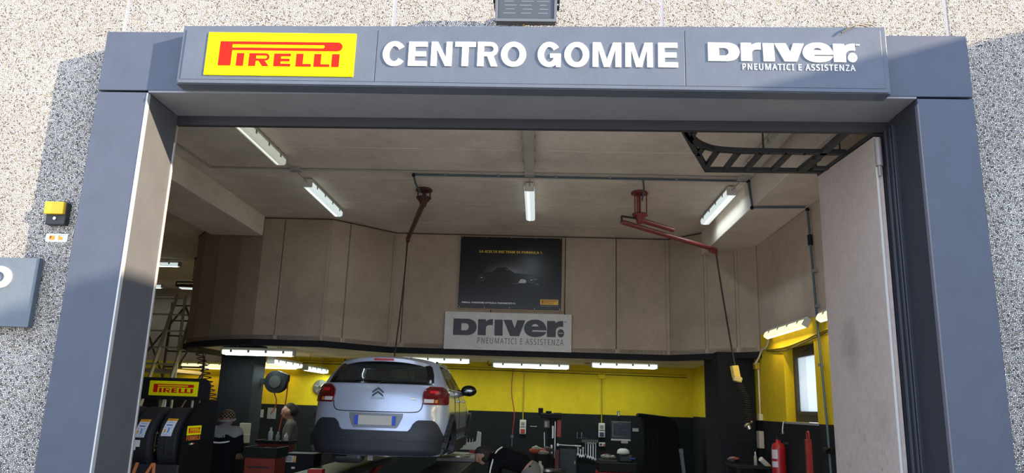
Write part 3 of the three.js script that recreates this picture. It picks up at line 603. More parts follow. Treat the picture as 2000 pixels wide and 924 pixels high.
// ---------- red swing arms ----------
function swingArm(label, hub, top, tip, tail, drop, short, red = M.armRed) {
  const t = thing('swing_arm', label, 'hose arm', [hub.x, 0, hub.z], 0, 'red swing arms under the ceiling');
  const L = (v) => v.clone().sub(V(hub.x, 0, hub.z)), H = L(hub);
  obj('flange', [lathe([[0.05, 0], [0.10, 0], [0.11, -0.012], [0.11, -0.03], [0.05, -0.035], [0.05, 0]], 20).translate(0, top - 0.001, 0), cyl(0.018, top - hub.y, 0, (top + hub.y) / 2, 0, 8)], red, t);
  for (const a of [0.3, 2.4, 4.5]) obj('tie_rod', [rod(V(Math.cos(a) * 0.09, top - 0.02, Math.sin(a) * 0.09), V(Math.cos(a) * 0.09, hub.y + 0.07, Math.sin(a) * 0.09), 0.008), cyl(0.018, 0.02, Math.cos(a) * 0.09, hub.y + 0.06, Math.sin(a) * 0.09, 6)], red, t);
  obj('hub_cone', lathe([[0.0, -0.04], [0.035, -0.04], [0.05, 0.01], [0.095, 0.07], [0.10, 0.085], [0, 0.085]], 18).translate(0, hub.y, 0), red, t);
  const T = L(tip), Tl = L(tail), d = T.clone().sub(Tl).normalize(), up = V(0, 0.075, 0);
  obj('upper_tube', rod(H.clone().add(V(0, 0.01, 0)), H.clone().add(V(0, 0.01, 0)).addScaledVector(d, short), 0.034, 12), red, t);
  obj('lower_tube', rod(Tl, T, 0.032, 12), red, t);
  obj('tail_yoke', [rod(Tl, Tl.clone().add(up), 0.014), rod(Tl.clone().add(up), H.clone().add(V(0, 0.02, 0)), 0.014)], M.darkSteel, t);
  obj('tip_bracket', [bar(T.clone().addScaledVector(d, -0.16).add(V(0, -0.02, 0)), T.clone().add(V(0, -0.02, 0)), 0.05, 0.07), rod(T.clone().add(V(0, -0.01, 0)), T.clone().add(V(0, -0.09, 0)), 0.012)], red, t);
  if (drop) obj('hose', tube(drop.map((p) => L(p)), 0.011, 40), wire, t);
  return t;
}
swingArm('dark red swing arm hanging above the car, pointing inward with a black hose', V(-1.565, 4.30, -4.32), 4.5, V(-2.12, 4.27, -6.35), V(-1.50, 4.27, -4.05), [V(-2.12, 4.2, -6.35), V(-2.13, 3.6, -6.32), V(-2.16, 3.0, -6.3), V(-2.2, 2.4, -6.3)], 1.0, M.armDark);
swingArm('red swing arm with two tubes stretching right, holding the pendant cable', V(1.24, 4.12, -4.26), 4.5, V(2.53, 4.06, -5.66), V(0.995, 4.06, -4.12), null, 0.72);
{
  const t = thing('pendant_control', 'yellow pendant control on a long cable before the right black column', 'pendant', [2.69, 2.31, -5.45]);
  const c = [V(-0.16, 1.68, -0.21), V(-0.12, 1.2, -0.14), V(-0.05, 0.5, -0.05), V(0, 0.07, 0)];
  obj('cable', tube(c, 0.012, 30), wire, t);
  obj('handset', at(bx(0.10, 0.17, 0.08, 0, 0, 0, 0.015), 0, 0, 0, 0, 0.3, 0.15), mat([0.80, 0.62, 0.16], 0.5), t);
  obj('socket', at(bx(0.12, 0.08, 0.08, 0.05, -0.09, 0.02, 0.02), 0, 0, 0, 0, 0, -0.3), mat([0.62, 0.52, 0.22], 0.5), t);
  const hx = [];
  for (let i = 0; i <= 220; i++) { const f = i / 220, a = i * 0.66; hx.push(V(0.03 + f * 0.10 + Math.sin(f * 3) * 0.05 + Math.cos(a) * (0.05 - 0.012 * f), -0.14 - f * 0.55 - (f > 0.5 ? 0 : 0), Math.sin(a) * (0.05 - 0.012 * f))); }
  obj('coiled_cable', tube(hx, 0.009, 440, 5), M.rubber, t);
  obj('nozzle', [rod(V(0.13, -0.67, 0), V(0.16, -0.76, 0.02), 0.028, 12), rod(V(0.09, -0.72, 0.05), V(0.2, -0.66, 0.0), 0.018, 8)], M.steel, t);
}

// ---------- boards on the mezzanine ----------
{
  const c = document.createElement('canvas'), W = 1320, H = 936; c.width = W; c.height = H; const k = c.getContext('2d');
  k.fillStyle = '#0a0a0d'; k.fillRect(0, 0, W, H);
  let g = k.createRadialGradient(640, 500, 40, 640, 500, 560); g.addColorStop(0, 'rgba(190,185,190,0.85)'); g.addColorStop(1, 'rgba(10,10,13,0)'); k.save(); k.translate(0, 250); k.scale(1, 0.5); k.fillStyle = g; k.fillRect(0, -400, W, 1800); k.restore();
  g = k.createLinearGradient(0, 590, 0, 700); g.addColorStop(0, 'rgba(8,8,11,0.95)'); g.addColorStop(1, 'rgba(8,8,11,1)'); k.fillStyle = g; k.fillRect(0, 600, W, 336);
  k.fillStyle = '#060609';   // low single-seater in profile
  k.beginPath(); k.moveTo(205, 395); k.lineTo(330, 390); k.lineTo(332, 440); k.lineTo(300, 446); k.lineTo(310, 480); k.lineTo(420, 460); k.lineTo(500, 400); k.lineTo(600, 398); k.lineTo(665, 440); k.lineTo(720, 470); k.lineTo(900, 480); k.lineTo(1010, 500); k.lineTo(1120, 560); k.lineTo(1160, 580); k.lineTo(1140, 610); k.lineTo(980, 600); k.lineTo(830, 560); k.lineTo(770, 580); k.lineTo(760, 610); k.lineTo(340, 610); k.lineTo(270, 600); k.lineTo(225, 470); k.closePath(); k.fill();
  for (const [x, y, r] of [[285, 540, 62], [932, 556, 60]]) { k.fillStyle = '#050507'; k.beginPath(); k.arc(x, y, r, 0, 7); k.fill(); k.strokeStyle = '#6f6f75'; k.lineWidth = 4; k.beginPath(); k.arc(x, y, r * 0.62, 0, 7); k.stroke(); k.fillStyle = '#9a9aa0'; k.fillRect(x - 14, y - 8, 30, 14); }
  k.fillStyle = '#b9b2ab'; k.beginPath(); k.moveTo(770, 585); k.lineTo(800, 545); k.lineTo(860, 555); k.lineTo(870, 580); k.lineTo(850, 600); k.lineTo(770, 600); k.closePath(); k.fill();
  k.fillStyle = 'rgba(150,148,150,0.7)'; k.fillRect(965, 540, 40, 12); k.fillRect(590, 424, 50, 6); k.fillRect(700, 606, 70, 5); k.fillRect(980, 604, 60, 8);
  k.strokeStyle = 'rgba(120,118,122,0.55)'; k.lineWidth = 3; k.beginPath(); k.moveTo(350, 505); k.lineTo(660, 470); k.stroke();
  k.fillStyle = '#f0cc30'; k.font = 'bold 45px sans-serif'; k.textAlign = 'center'; k.save(); k.translate(660, 208); k.scale(1.08, 1); k.fillText('LA SCELTA DEI TEAM DI FORMULA 1.', 0, 0); k.restore();
  k.fillStyle = '#ffffff'; k.font = 'bold 27px sans-serif'; k.textAlign = 'left'; k.save(); k.translate(42, 878); k.scale(1.12, 1); k.fillText('PIRELLI. FORNITORE UFFICIALE PNEUMATICI F1.', 0, 0); k.restore();
  k.fillStyle = '#d8a818'; k.fillRect(1055, 806, 232, 68); k.fillStyle = '#9c3a12'; k.fillRect(1072, 816, 196, 8); k.fillRect(1072, 816, 22, 46); k.font = 'bold 38px sans-serif'; k.save(); k.translate(1098, 862); k.scale(1.05, 0.9); k.fillText('IRELLI', 0, 0); k.restore(); k.fillRect(1090, 829, 170, 4);
  k.fillStyle = '#bdbdbf'; k.font = '13px sans-serif'; k.fillText('POWER IS NOTHING WITHOUT CONTROL', 1052, 896);
  const tx = new THREE.CanvasTexture(c); tx.colorSpace = THREE.SRGBColorSpace; tx.anisotropy = 8;
  const t = thing('racing_poster', 'black poster with a shadowy racing car and yellow headline on the mezzanine wall', 'poster', [-0.5, 3.85, -6.79]);
  obj('backing_board', bx(1.70, 1.20, 0.02, 0, 0, -0.035), M.beige, t);
  obj('panel', bx(1.65, 1.17, 0.02, 0, 0, -0.012, 0.003), M.blackGloss, t);
  obj('print', new THREE.PlaneGeometry(1.64, 1.16).translate(0, 0, -0.0012), mat(0xffffff, 0.28, 0, { map: tx }), t, true);
  for (const x of [-0.8, -0.4, 0, 0.4, 0.8]) for (const s of [-1, 1]) obj('screw', at(cyl(0.006, 0.006, 0, 0, 0, 8), x, s * 0.572, 0, Math.PI / 2), M.steel, t);
}
{
  const t = thing('service_board', 'white board with black wordmark under the racing poster', 'sign', [-0.5125, 2.902, -6.785]);
  obj('panel', bx(2.015, 0.595, 0.022, 0, 0, 0, 0.004), mat([0.60, 0.57, 0.53], 0.6, 0, { map: PAINT }), t);
  const ink = mat([0.03, 0.033, 0.04], 0.5);
  putServiceLogo(t, 1.76 / 1338, 0.00165, -0.868, -0.075, 0.010, 0.004, ink);
  obj('tagline', textGeo(fontReg, 'PNEUMATICI E ASSISTENZA', 1.37, 0.066, 0.003, 0.14).translate(-0.485, -0.195, 0.0105), mat([0.08, 0.08, 0.085], 0.5), t);
  for (const x of [-0.95, -0.45, 0.05, 0.5, 0.95]) for (const s of [-1, 1]) obj('screw', at(cyl(0.007, 0.006, 0, 0, 0, 8), x, s * 0.27, 0.012, Math.PI / 2), M.grey, t);
}
// ---------- silver hatchback on the lift ----------
// car frame: x to its right, y up from the tyre contact, z' forward from the rear bumper (world -z)
{
  const car = thing('hatchback_car', 'silver hatchback seen from behind, raised on a lift', 'car', [-2.025, 0.865, -4.42]);
  const lerpT = (T, y) => { if (y <= T[0][0]) return T[0][1]; for (let i = 1; i < T.length; i++) if (y <= T[i][0]) { const f = (y - T[i - 1][0]) / (T[i][0] - T[i - 1][0]); return T[i - 1][1] + (T[i][1] - T[i - 1][1]) * f; } return T[T.length - 1][1]; };
  const Wt = [[0.2, 0.80], [0.32, 0.845], [0.5, 0.868], [0.7, 0.872], [0.86, 0.866], [0.98, 0.855], [1.06, 0.83], [1.14, 0.785], [1.25, 0.735], [1.35, 0.685], [1.42, 0.64]];
  const Rt = [[0.2, 0.07], [0.3, 0.01], [0.45, 0], [0.58, 0.012], [0.74, 0.05], [0.86, 0.06], [1.0, 0.085], [1.1, 0.115], [1.2, 0.19], [1.3, 0.30], [1.42, 0.43]];
  const Ft = [[0.2, 3.86], [0.4, 3.98], [0.6, 3.98], [0.78, 3.86], [0.9, 3.45], [1.0, 3.02], [1.42, 2.24]];
  const W = (y) => lerpT(Wt, y), R0 = (y) => lerpT(Rt, y), F0 = (y) => lerpT(Ft, y), RZ = (y) => (y < 1.05 ? 0.44 : 0.40), FZ = (y) => (y < 1.0 ? 0.7 : 0.5), P = 3.1;
  const rearZ = (x, y) => { const a = Math.min(1, Math.abs(x) / W(y)); return R0(y) + RZ(y) * (1 - Math.sqrt(1 - Math.pow(a, P))); };
  const sideX = (z, y) => { const d = z - R0(y), e = F0(y) - z; let k = 1; if (d < RZ(y)) { const q = 1 - Math.max(0, d) / RZ(y); k = Math.pow(1 - q * q, 1 / P); } else if (e < FZ(y)) { const q = 1 - Math.max(0, e) / FZ(y); k = Math.pow(1 - q * q, 1 / P); } return W(y) * k; };
  // closed outline at height y; the same number of stations on every row
  const NR = 24, NS = 40, NF = 18;
  const outline = (y) => {
    const o = [], w = W(y), z0 = R0(y) + RZ(y), z1 = F0(y) - FZ(y);
    for (let i = 0; i <= NR; i++) { const s = Math.sin((i / NR - 0.5) * Math.PI); o.push([s * w, rearZ(s * w, y)]); }
    for (let i = 1; i < NS; i++) o.push([w, z0 + (z1 - z0) * i / NS]);
    for (let i = 0; i <= NF; i++) { const s = -Math.sin((i / NF - 0.5) * Math.PI), a = Math.abs(s); o.push([s * w, F0(y) - FZ(y) * (1 - Math.sqrt(Math.max(0, 1 - Math.pow(a, P))))]); }
    for (let i = NS - 1; i > 0; i--) o.push([-w, z0 + (z1 - z0) * i / NS]);
    return o;
  };
  const gridGeo = (rows, skip) => {   // rows of [x,y,z'] triples, closed round
    const pos = [], idx = [], n = rows[0].length;
    for (const r of rows) for (const [x, y, z] of r) pos.push(x, y, -z);
    for (let j = 0; j + 1 < rows.length; j++) for (let i = 0; i < n; i++) {
      const a = j * n + i, b = j * n + (i + 1) % n, c = a + n, d = b + n;
      const m = [0, 1, 2].map((k) => (rows[j][i][k] + rows[j][(i + 1) % n][k] + rows[j + 1][i][k] + rows[j + 1][(i + 1) % n][k]) / 4);
      if (skip && skip(m)) continue;
      idx.push(a, b, c, b, d, c);
    }
    const g = new THREE.BufferGeometry(); g.setAttribute('position', new THREE.Float32BufferAttribute(pos, 3)); g.setIndex(idx); g.computeVertexNormals();
    return g;
  };
  const rows = (ys, grow = 0) => ys.map((y) => outline(y).map(([x, z]) => [x * (1 + grow), y, z]));
  const wheelZ = [0.70, 3.24], inArch = ([x, y, z]) => Math.abs(x) > 0.6 && wheelZ.some((c) => Math.hypot(z - c, y - 0.32) < 0.385);
  const paint = mat([0.56, 0.645, 0.81], 0.28, 0.3, { clearcoat: 0.9, clearcoatRoughness: 0.08 });
  const plastic = mat([0.026, 0.030, 0.038], 0.5), seam = mat([0.012, 0.012, 0.014], 0.6), tint = mat([0.10, 0.12, 0.12], 0.04, 0, { transmission: 0.75, thickness: 0 });
  const sideWin = ([x, y, z]) => Math.abs(x) > 0.5 && y > 1.075 && y < 1.395 && z > 0.80 && z < 2.75 - (y - 1.07) * 1.6 && Math.abs(z - 1.72) > 0.05;
  const rearWin = ([x, y, z]) => Math.abs(x) < 0.60 && z < 0.75 && y > 1.14 && y < 1.385;
  const frontWin = ([x, y, z]) => Math.abs(x) < 0.62 && z > 2.0 && y > 1.03 && y < 1.40;
  const ys = [0.24, 0.30, 0.38, 0.46, 0.54, 0.62, 0.70, 0.78, 0.86, 0.94, 1.0, 1.04, 1.08, 1.14, 1.20, 1.26, 1.32, 1.385, 1.42];
  obj('body_shell', gridGeo(rows(ys), (m) => inArch(m) || sideWin(m) || rearWin(m) || frontWin(m)), paint, car);
  // roof
  {
    const pos = [], idx = [], nx = 20, nz = 24, w = W(1.42) + 0.004;
    for (let j = 0; j <= nz; j++) for (let i = 0; i <= nx; i++) {
      const a = Math.sin((i / nx - 0.5) * Math.PI), x = a * w, zb = rearZ(x, 1.42) - 0.0, zf = F0(1.42) - FZ(1.42) * (1 - Math.sqrt(Math.max(0, 1 - Math.pow(Math.abs(a), P)))), z = zb + (zf - zb) * j / nz;
      const e = Math.min(1, (1 - Math.abs(a)) * 3), fz = Math.sin(Math.PI * Math.min(1, Math.max(0, 0.08 + 0.84 * j / nz)));
      pos.push(x, 1.419 + 0.095 * Math.pow(Math.max(0, 1 - Math.pow(Math.abs(a), 2.6)), 0.9) * Math.pow(fz, 0.6) * (j === 0 || j === nz ? 0.35 : 1), -z);
    }
    for (let j = 0; j < nz; j++) for (let i = 0; i < nx; i++) { const a = j * (nx + 1) + i; idx.push(a, a + 1, a + nx + 1, a + 1, a + nx + 2, a + nx + 1); }
    const g = new THREE.BufferGeometry(); g.setAttribute('position', new THREE.Float32BufferAttribute(pos, 3)); g.setIndex(idx); g.computeVertexNormals();
    obj('roof', g, paint, car);
  }
  // skin patches: rows [height, from, to]; off is how far the patch stands proud
  function patch(list, off, place, n = 14, back = 0.02) {
    const rowsN = [], sub = 3;
    for (let i = 0; i + 1 < list.length; i++) for (let k = 0; k < sub; k++) { const f = k / sub; rowsN.push(list[i].map((v, q) => v + (list[i + 1][q] - v) * f)); }
    rowsN.push(list[list.length - 1]);
    const pos = [], idx = [], m = rowsN.length, layer = (o) => { for (const [y, a, b] of rowsN) for (let i = 0; i <= n; i++) pos.push(...place(a + (b - a) * i / n, y, o)); };
    layer(off); layer(-back);
    const at2 = (l, j, i) => l * m * (n + 1) + j * (n + 1) + i;
    for (let j = 0; j + 1 < m; j++) for (let i = 0; i < n; i++) { idx.push(at2(0, j, i), at2(0, j, i + 1), at2(0, j + 1, i), at2(0, j, i + 1), at2(0, j + 1, i + 1), at2(0, j + 1, i)); }
    const quad = (a, b, c, d) => idx.push(a, c, b, b, c, d);
    for (let i = 0; i < n; i++) { quad(at2(0, 0, i), at2(0, 0, i + 1), at2(1, 0, i), at2(1, 0, i + 1)); quad(at2(0, m - 1, i + 1), at2(0, m - 1, i), at2(1, m - 1, i + 1), at2(1, m - 1, i)); }
    for (let j = 0; j + 1 < m; j++) { quad(at2(0, j + 1, 0), at2(0, j, 0), at2(1, j + 1, 0), at2(1, j, 0)); quad(at2(0, j, n), at2(0, j + 1, n), at2(1, j, n), at2(1, j + 1, n)); }
    const g = new THREE.BufferGeometry(); g.setAttribute('position', new THREE.Float32BufferAttribute(pos, 3)); g.setIndex(idx);
    return toCreasedNormals(g, 0.7);
  }
  const onRear = (x, y, o) => [x * (1 + o * 0.6), y, -(rearZ(x, y) - o)];
  const onSide = (s) => (z, y, o) => [s * (sideX(z, y) + o), y, -z];
  const mir = (L) => L.map(([y, a, b]) => [y, -b, -a]);
  const onFront = (x, y, o) => [x, y, -(F0(y) - FZ(y) * (1 - Math.sqrt(Math.max(0, 1 - Math.pow(Math.min(1, Math.abs(x) / W(y)), P)))) + o)];
  // rear screen, side and front glass
  const rw = obj('rear_window', patch([[1.13, -0.665, 0.665], [1.2, -0.655, 0.655], [1.3, -0.63, 0.63], [1.36, -0.60, 0.60], [1.40, -0.52, 0.52], [1.415, -0.36, 0.36]], 0.006, onRear, 20, 0.002), tint, car);
  const frit = mat([0.006, 0.006, 0.007], 0.12);
  obj('window_border', patch([[1.118, -0.675, 0.675], [1.15, -0.668, 0.668]], 0.009, onRear, 20, 0.004), frit, rw);
  for (const s of [-1, 1]) obj('window_border', patch([[1.14, 0.59, 0.672], [1.25, 0.575, 0.65], [1.36, 0.53, 0.605], [1.40, 0.46, 0.53]].map(([y, a, b]) => (s > 0 ? [y, a, b] : [y, -b, -a])), 0.009, onRear, 6, 0.004), frit, rw);
  obj('window_border', patch([[1.375, -0.58, 0.58], [1.418, -0.45, 0.45]], 0.009, onRear, 20, 0.004), frit, rw);
  obj('wiper', tube([[-0.02, 1.125], [0.06, 1.15], [-0.15, 1.165], [-0.32, 1.158]].map(([x, y]) => V(x, y, -(rearZ(x, y) - 0.025))), 0.009, 20), seam, rw);
  for (const s of [-1, 1]) {
    obj('quarter_glass', patch([[1.09, 0.80, 1.10], [1.2, 0.74, 1.10], [1.36, 0.82, 1.10]], 0.004, onSide(s), 6, 0.002), tint, car);
    obj('door_glass', patch([[1.075, 1.13, 1.69], [1.2, 1.13, 1.69], [1.385, 1.13, 1.69]], 0.004, onSide(s), 8, 0.002), tint, car);
    obj('door_glass', patch([[1.075, 1.75, 2.72], [1.2, 1.75, 2.52], [1.385, 1.75, 2.22]], 0.004, onSide(s), 8, 0.002), tint, car);
    obj('window_trim', tube([0.75, 1.2, 1.7, 2.2, 2.75].map((z) => V(s * (sideX(z, 1.07) + 0.006), 1.07, -z)), 0.010, 20), s > 0 ? M.steel : seam, car);
    obj('pillar_trim', patch([[1.09, 1.09, 1.14], [1.38, 1.09, 1.14]], 0.007, onSide(s), 2, 0.004), frit, car);
    obj('pillar_trim', patch([[1.09, 1.68, 1.76], [1.38, 1.68, 1.76]], 0.007, onSide(s), 2, 0.004), frit, car);
    obj('roof_rail', tube([0.75, 1.1, 1.5, 1.9, 2.15].map((z) => V(s * (sideX(z, 1.41) - 0.01), 1.432, -z)), 0.013, 20), frit, car);
  }
  obj('windscreen', patch([[1.03, -0.66, 0.66], [1.2, -0.64, 0.64], [1.40, -0.56, 0.56]], 0.004, onFront, 14, 0.002), mat([0.55, 0.62, 0.58], 0.03, 0, { transmission: 0.95, thickness: 0 }), car);
  // spoiler and third brake light
  {
    const pos = [], idx = [], n = 24;
    for (let i = 0; i <= n; i++) { const a = i / n * 2 - 1, x = a * 0.60, d = 0.07 * Math.pow(Math.abs(a), 2.4), zb = rearZ(x, 1.415) - 0.11 + 0.04 * Math.pow(Math.abs(a), 3); for (const [dy, dz] of [[1.408, 0.0], [1.452, -0.005], [1.478, 0.12], [1.405, 0.13]]) pos.push(x, dy - d, -(zb + dz)); }
    for (let i = 0; i < n; i++) for (let k = 0; k < 4; k++) { const a = i * 4 + k, b = i * 4 + (k + 1) % 4; idx.push(a, a + 4, b, b, a + 4, b + 4); }
    idx.push(0, 1, 2, 0, 2, 3, n * 4, n * 4 + 2, n * 4 + 1, n * 4, n * 4 + 3, n * 4 + 2);
    const g = new THREE.BufferGeometry(); g.setAttribute('position', new THREE.Float32BufferAttribute(pos, 3)); g.setIndex(idx);
    const sp = obj('spoiler', toCreasedNormals(g, 0.6), paint, car);
    obj('brake_light', bx(0.26, 0.028, 0.02, 0, 1.431, -(rearZ(0, 1.415) - 0.115), 0.008), mat([0.55, 0.01, 0.02], 0.2), sp);
  }
  // tail lamps
  const lampRed = mat([0.16, 0.006, 0.010], 0.12, 0, { clearcoat: 1 }), lampBright = mat([0.85, 0.02, 0.03], 0.3), lampClear = mat([0.75, 0.72, 0.72], 0.2), lampAmber = mat([0.8, 0.25, 0.05], 0.3);
  for (const s of [1, -1]) {
    const f = (L) => (s > 0 ? L : mir(L));
    const l = obj('tail_lamp', patch(f([[0.875, 0.585, 0.845], [0.89, 0.562, 0.855], [0.95, 0.555, 0.853], [1.03, 0.56, 0.845], [1.07, 0.585, 0.82], [1.10, 0.63, 0.775]]), 0.022, onRear, 16), lampRed, car);
    obj('light_bar', patch(f([[1.015, 0.635, 0.735], [1.05, 0.64, 0.725]]), 0.026, onRear, 6, 0), lampBright, l);
    obj('reversing_lens', patch(f([[0.895, 0.578, 0.69], [0.94, 0.572, 0.69]]), 0.025, onRear, 6, 0), lampClear, l);
    obj('indicator_lens', patch(f([[0.895, 0.70, 0.735], [0.935, 0.70, 0.735]]), 0.025, onRear, 3, 0), lampAmber, l);
    obj('lens_ring', tube([[0.60, 0.99], [0.62, 0.97], [0.78, 0.97], [0.79, 1.0], [0.78, 1.06], [0.70, 1.075], [0.62, 1.06], [0.60, 1.03]].map(([x, y]) => V(s * x * 1.012, y, -(rearZ(x, y) - 0.022))), 0.006, 40, 6, true), mat([0.10, 0.004, 0.006], 0.15), l);
  }
  // tailgate shut line, plate recess, plate
  const line = (pts, r = 0.006) => tube(pts.map(([x, y]) => V(x, y, -(rearZ(x, y) - 0.001))), r, 50);
  obj('shut_line', line([[-0.565, 0.90], [-0.56, 0.84], [-0.53, 0.79], [-0.47, 0.775], [-0.2, 0.77], [0.2, 0.77], [0.47, 0.775], [0.53, 0.79], [0.56, 0.84], [0.565, 0.90]]), seam, car);
  const pr = obj('plate_recess', patch([[0.575, -0.265, 0.265], [0.60, -0.29, 0.29], [0.70, -0.335, 0.335], [0.755, -0.34, 0.34]], 0.004, onRear, 10), mat([0.26, 0.27, 0.30], 0.4, 0.3), car);
  const pl = obj('number_plate', bx(0.52, 0.115, 0.008, 0, 0.665, -(rearZ(0, 0.665) - 0.018), 0.003), mat([0.60, 0.58, 0.52], 0.5), car);
  for (const s of [-1, 1]) obj('blue_band', bx(0.048, 0.113, 0.004, s * 0.235, 0.665, -(rearZ(0, 0.665) - 0.0215)), mat([0.015, 0.09, 0.62], 0.4), pl);
  // emblem
  for (const y of [0.962, 1.008]) obj('chevron', at(ext(poly([[-0.07, 0], [0, 0.052], [0.07, 0], [0.07, 0.022], [0, 0.076], [-0.07, 0.022]]), 0.012, 0.003), 0, y - 0.012, -(rearZ(0, y) - 0.002), -0.12), mat([0.045, 0.047, 0.055], 0.2, 0.7), car);
  obj('model_lettering', textGeo(fontReg, 'ORIGINS', 0.18, 0.02, 0.003, 0.25).translate(-0.09, 0.922, -(rearZ(0, 0.93) - 0.004)), mat([0.25, 0.26, 0.28], 0.3, 0.6), car);
  obj('model_badge', [bx(0.075, 0.032, 0.006, 0.45, 0.94, -(rearZ(0.45, 0.94) - 0.004), 0.003)], M.alu, car);
  // black bumper insert with two raised corners
  obj('bumper_lower', patch([[0.245, -0.70, 0.70], [0.27, -0.79, 0.79], [0.33, -0.845, 0.845], [0.40, -0.858, 0.858], [0.455, -0.862, 0.862]], 0.03, onRear, 28), plastic, car);
  obj('bumper_band', patch([[0.45, -0.60, 0.60], [0.545, -0.60, 0.60]], 0.014, onRear, 20), plastic, car);
  obj('bumper_lip', patch([[0.432, -0.80, 0.80], [0.462, -0.80, 0.80]], 0.04, onRear, 28), plastic, car);
  for (const s of [1, -1]) { const L = [[0.45, 0.40, 0.845], [0.54, 0.405, 0.80], [0.575, 0.44, 0.785], [0.63, 0.465, 0.755], [0.665, 0.50, 0.72], [0.68, 0.53, 0.69]]; obj('bumper_corner', patch(s > 0 ? L : mir(L), 0.026, onRear, 10), plastic, car); }
  // arches, sills, doors
  for (const s of [-1, 1]) {
    for (const c of wheelZ) {
      const pts = []; for (let i = 0; i <= 20; i++) { const a = -0.12 + (Math.PI + 0.24) * i / 20; pts.push([c + Math.cos(a) * 0.405, 0.32 + Math.sin(a) * 0.405]); }
      const g = []; for (let i = 0; i < 20; i++) { const [z0, y0] = pts[i], [z1, y1] = pts[i + 1]; g.push(bar(V(s * (sideX(z0, y0) + 0.004), y0, -z0), V(s * (sideX(z1, y1) + 0.004), y1, -z1), 0.075, 0.075)); }
      obj('arch_cladding', g, plastic, car);
      obj('wheel_well', bb(s * 0.40, s * 0.58, 0.20, 0.70, -(c - 0.40), -(c + 0.40)), M.black, car);
      obj('brake_drum', at(lathe([[0, -0.05], [0.11, -0.05], [0.115, 0.0], [0.115, 0.05], [0.06, 0.055], [0.05, 0.075], [0, 0.075]], 24), s * 0.66, 0.32, -c, 0, 0, s * -Math.PI / 2), mat([0.10, 0.095, 0.09], 0.5, 0.6), car);
    }
    obj('sill', patch([[0.22, 1.08, 2.86], [0.30, 1.10, 2.84], [0.40, 1.12, 2.82]], 0.022, onSide(s), 12), plastic, car);
    for (const z of [1.15, 1.72, 2.78]) obj('door_gap', tube([0.42, 0.6, 0.8, 0.95, 1.06].map((y) => V(s * (sideX(z, y) + 0.001), y, -(z === 1.15 ? z + (y - 0.75) * 0.1 : z))), 0.005, 12), seam, car);
    for (const z of [1.55, 2.35]) obj('door_handle', [bx(0.035, 0.032, 0.18, s * (W(0.93) + 0.012), 0.93, -z, 0.012)], M.steel, car);
    obj('side_moulding', patch([[0.48, 1.2, 2.7], [0.56, 1.25, 2.65]], 0.018, onSide(s), 10), plastic, car);
    const m = obj('door_mirror', at(new THREE.SphereGeometry(1, 20, 14).scale(0.125, 0.085, 0.075), s * 0.93, 1.10, -2.42), mat([0.008, 0.008, 0.010], 0.15), car);
    obj('mirror_stalk', bar(V(s * 0.80, 1.03, -2.44), V(s * 0.90, 1.06, -2.43), 0.06, 0.04), M.black, m);
    obj('mirror_glass', at(new THREE.SphereGeometry(1, 18, 12, 0, Math.PI * 2, 0, Math.PI / 2).scale(0.075, 0.012, 0.04).rotateX(Math.PI / 2), s * 0.925, 1.10, -2.352), mat([0.25, 0.26, 0.27], 0.05, 1), m);
  }
  // cabin: deck, bench, seats
  obj('cabin_floor', bb(-0.72, 0.72, 0.80, 0.84, -3.1, -0.45), M.black, car);
  obj('rear_bench', [bx(1.2, 0.42, 0.14, 0, 1.0, -1.12, 0.05)], M.black, car);
  for (const x of [-0.40, 0.40]) obj('headrest', bx(0.24, 0.13, 0.08, x, 1.26, -1.13, 0.04), M.black, car);
  for (const x of [-0.36, 0.36]) obj('front_seat', [bx(0.46, 0.5, 0.13, x, 1.02, -1.95, 0.06), bx(0.26, 0.16, 0.09, x, 1.31, -1.97, 0.04), rod(V(x, 1.2, -1.96), V(x, 1.3, -1.97), 0.03)], M.black, car);
  obj('dashboard', bx(1.3, 0.16, 0.4, 0, 0.98, -2.72, 0.06), M.black, car);
  // underside
  obj('underbody', bb(-0.66, 0.66, 0.24, 0.42, -3.6, -0.45), M.black, car);
  obj('muffler', at(new THREE.CapsuleGeometry(0.085, 0.26, 6, 16).rotateZ(Math.PI / 2), -0.40, 0.20, -0.42), mat([0.12, 0.13, 0.14], 0.4, 0.7), car);
  obj('tail_pipe', tube([V(-0.25, 0.21, -0.42), V(-0.05, 0.235, -0.30), V(0.12, 0.225, -0.26), V(0.28, 0.24, -0.34)], 0.018, 20), M.steel, car);
  obj('tow_bracket', bx(0.07, 0.06, 0.05, -0.07, 0.20, -0.22, 0.006), mat([0.35, 0.33, 0.30], 0.6), car);
  obj('axle_beam', rod(V(-0.62, 0.27, -0.72), V(0.62, 0.27, -0.72), 0.05, 10), M.black, car);
  for (const x of [-0.56, 0.56]) obj('spring_strut', rod(V(x, 0.2, -0.62), V(x, 0.5, -0.66), 0.05, 12), M.darkSteel, car);
}
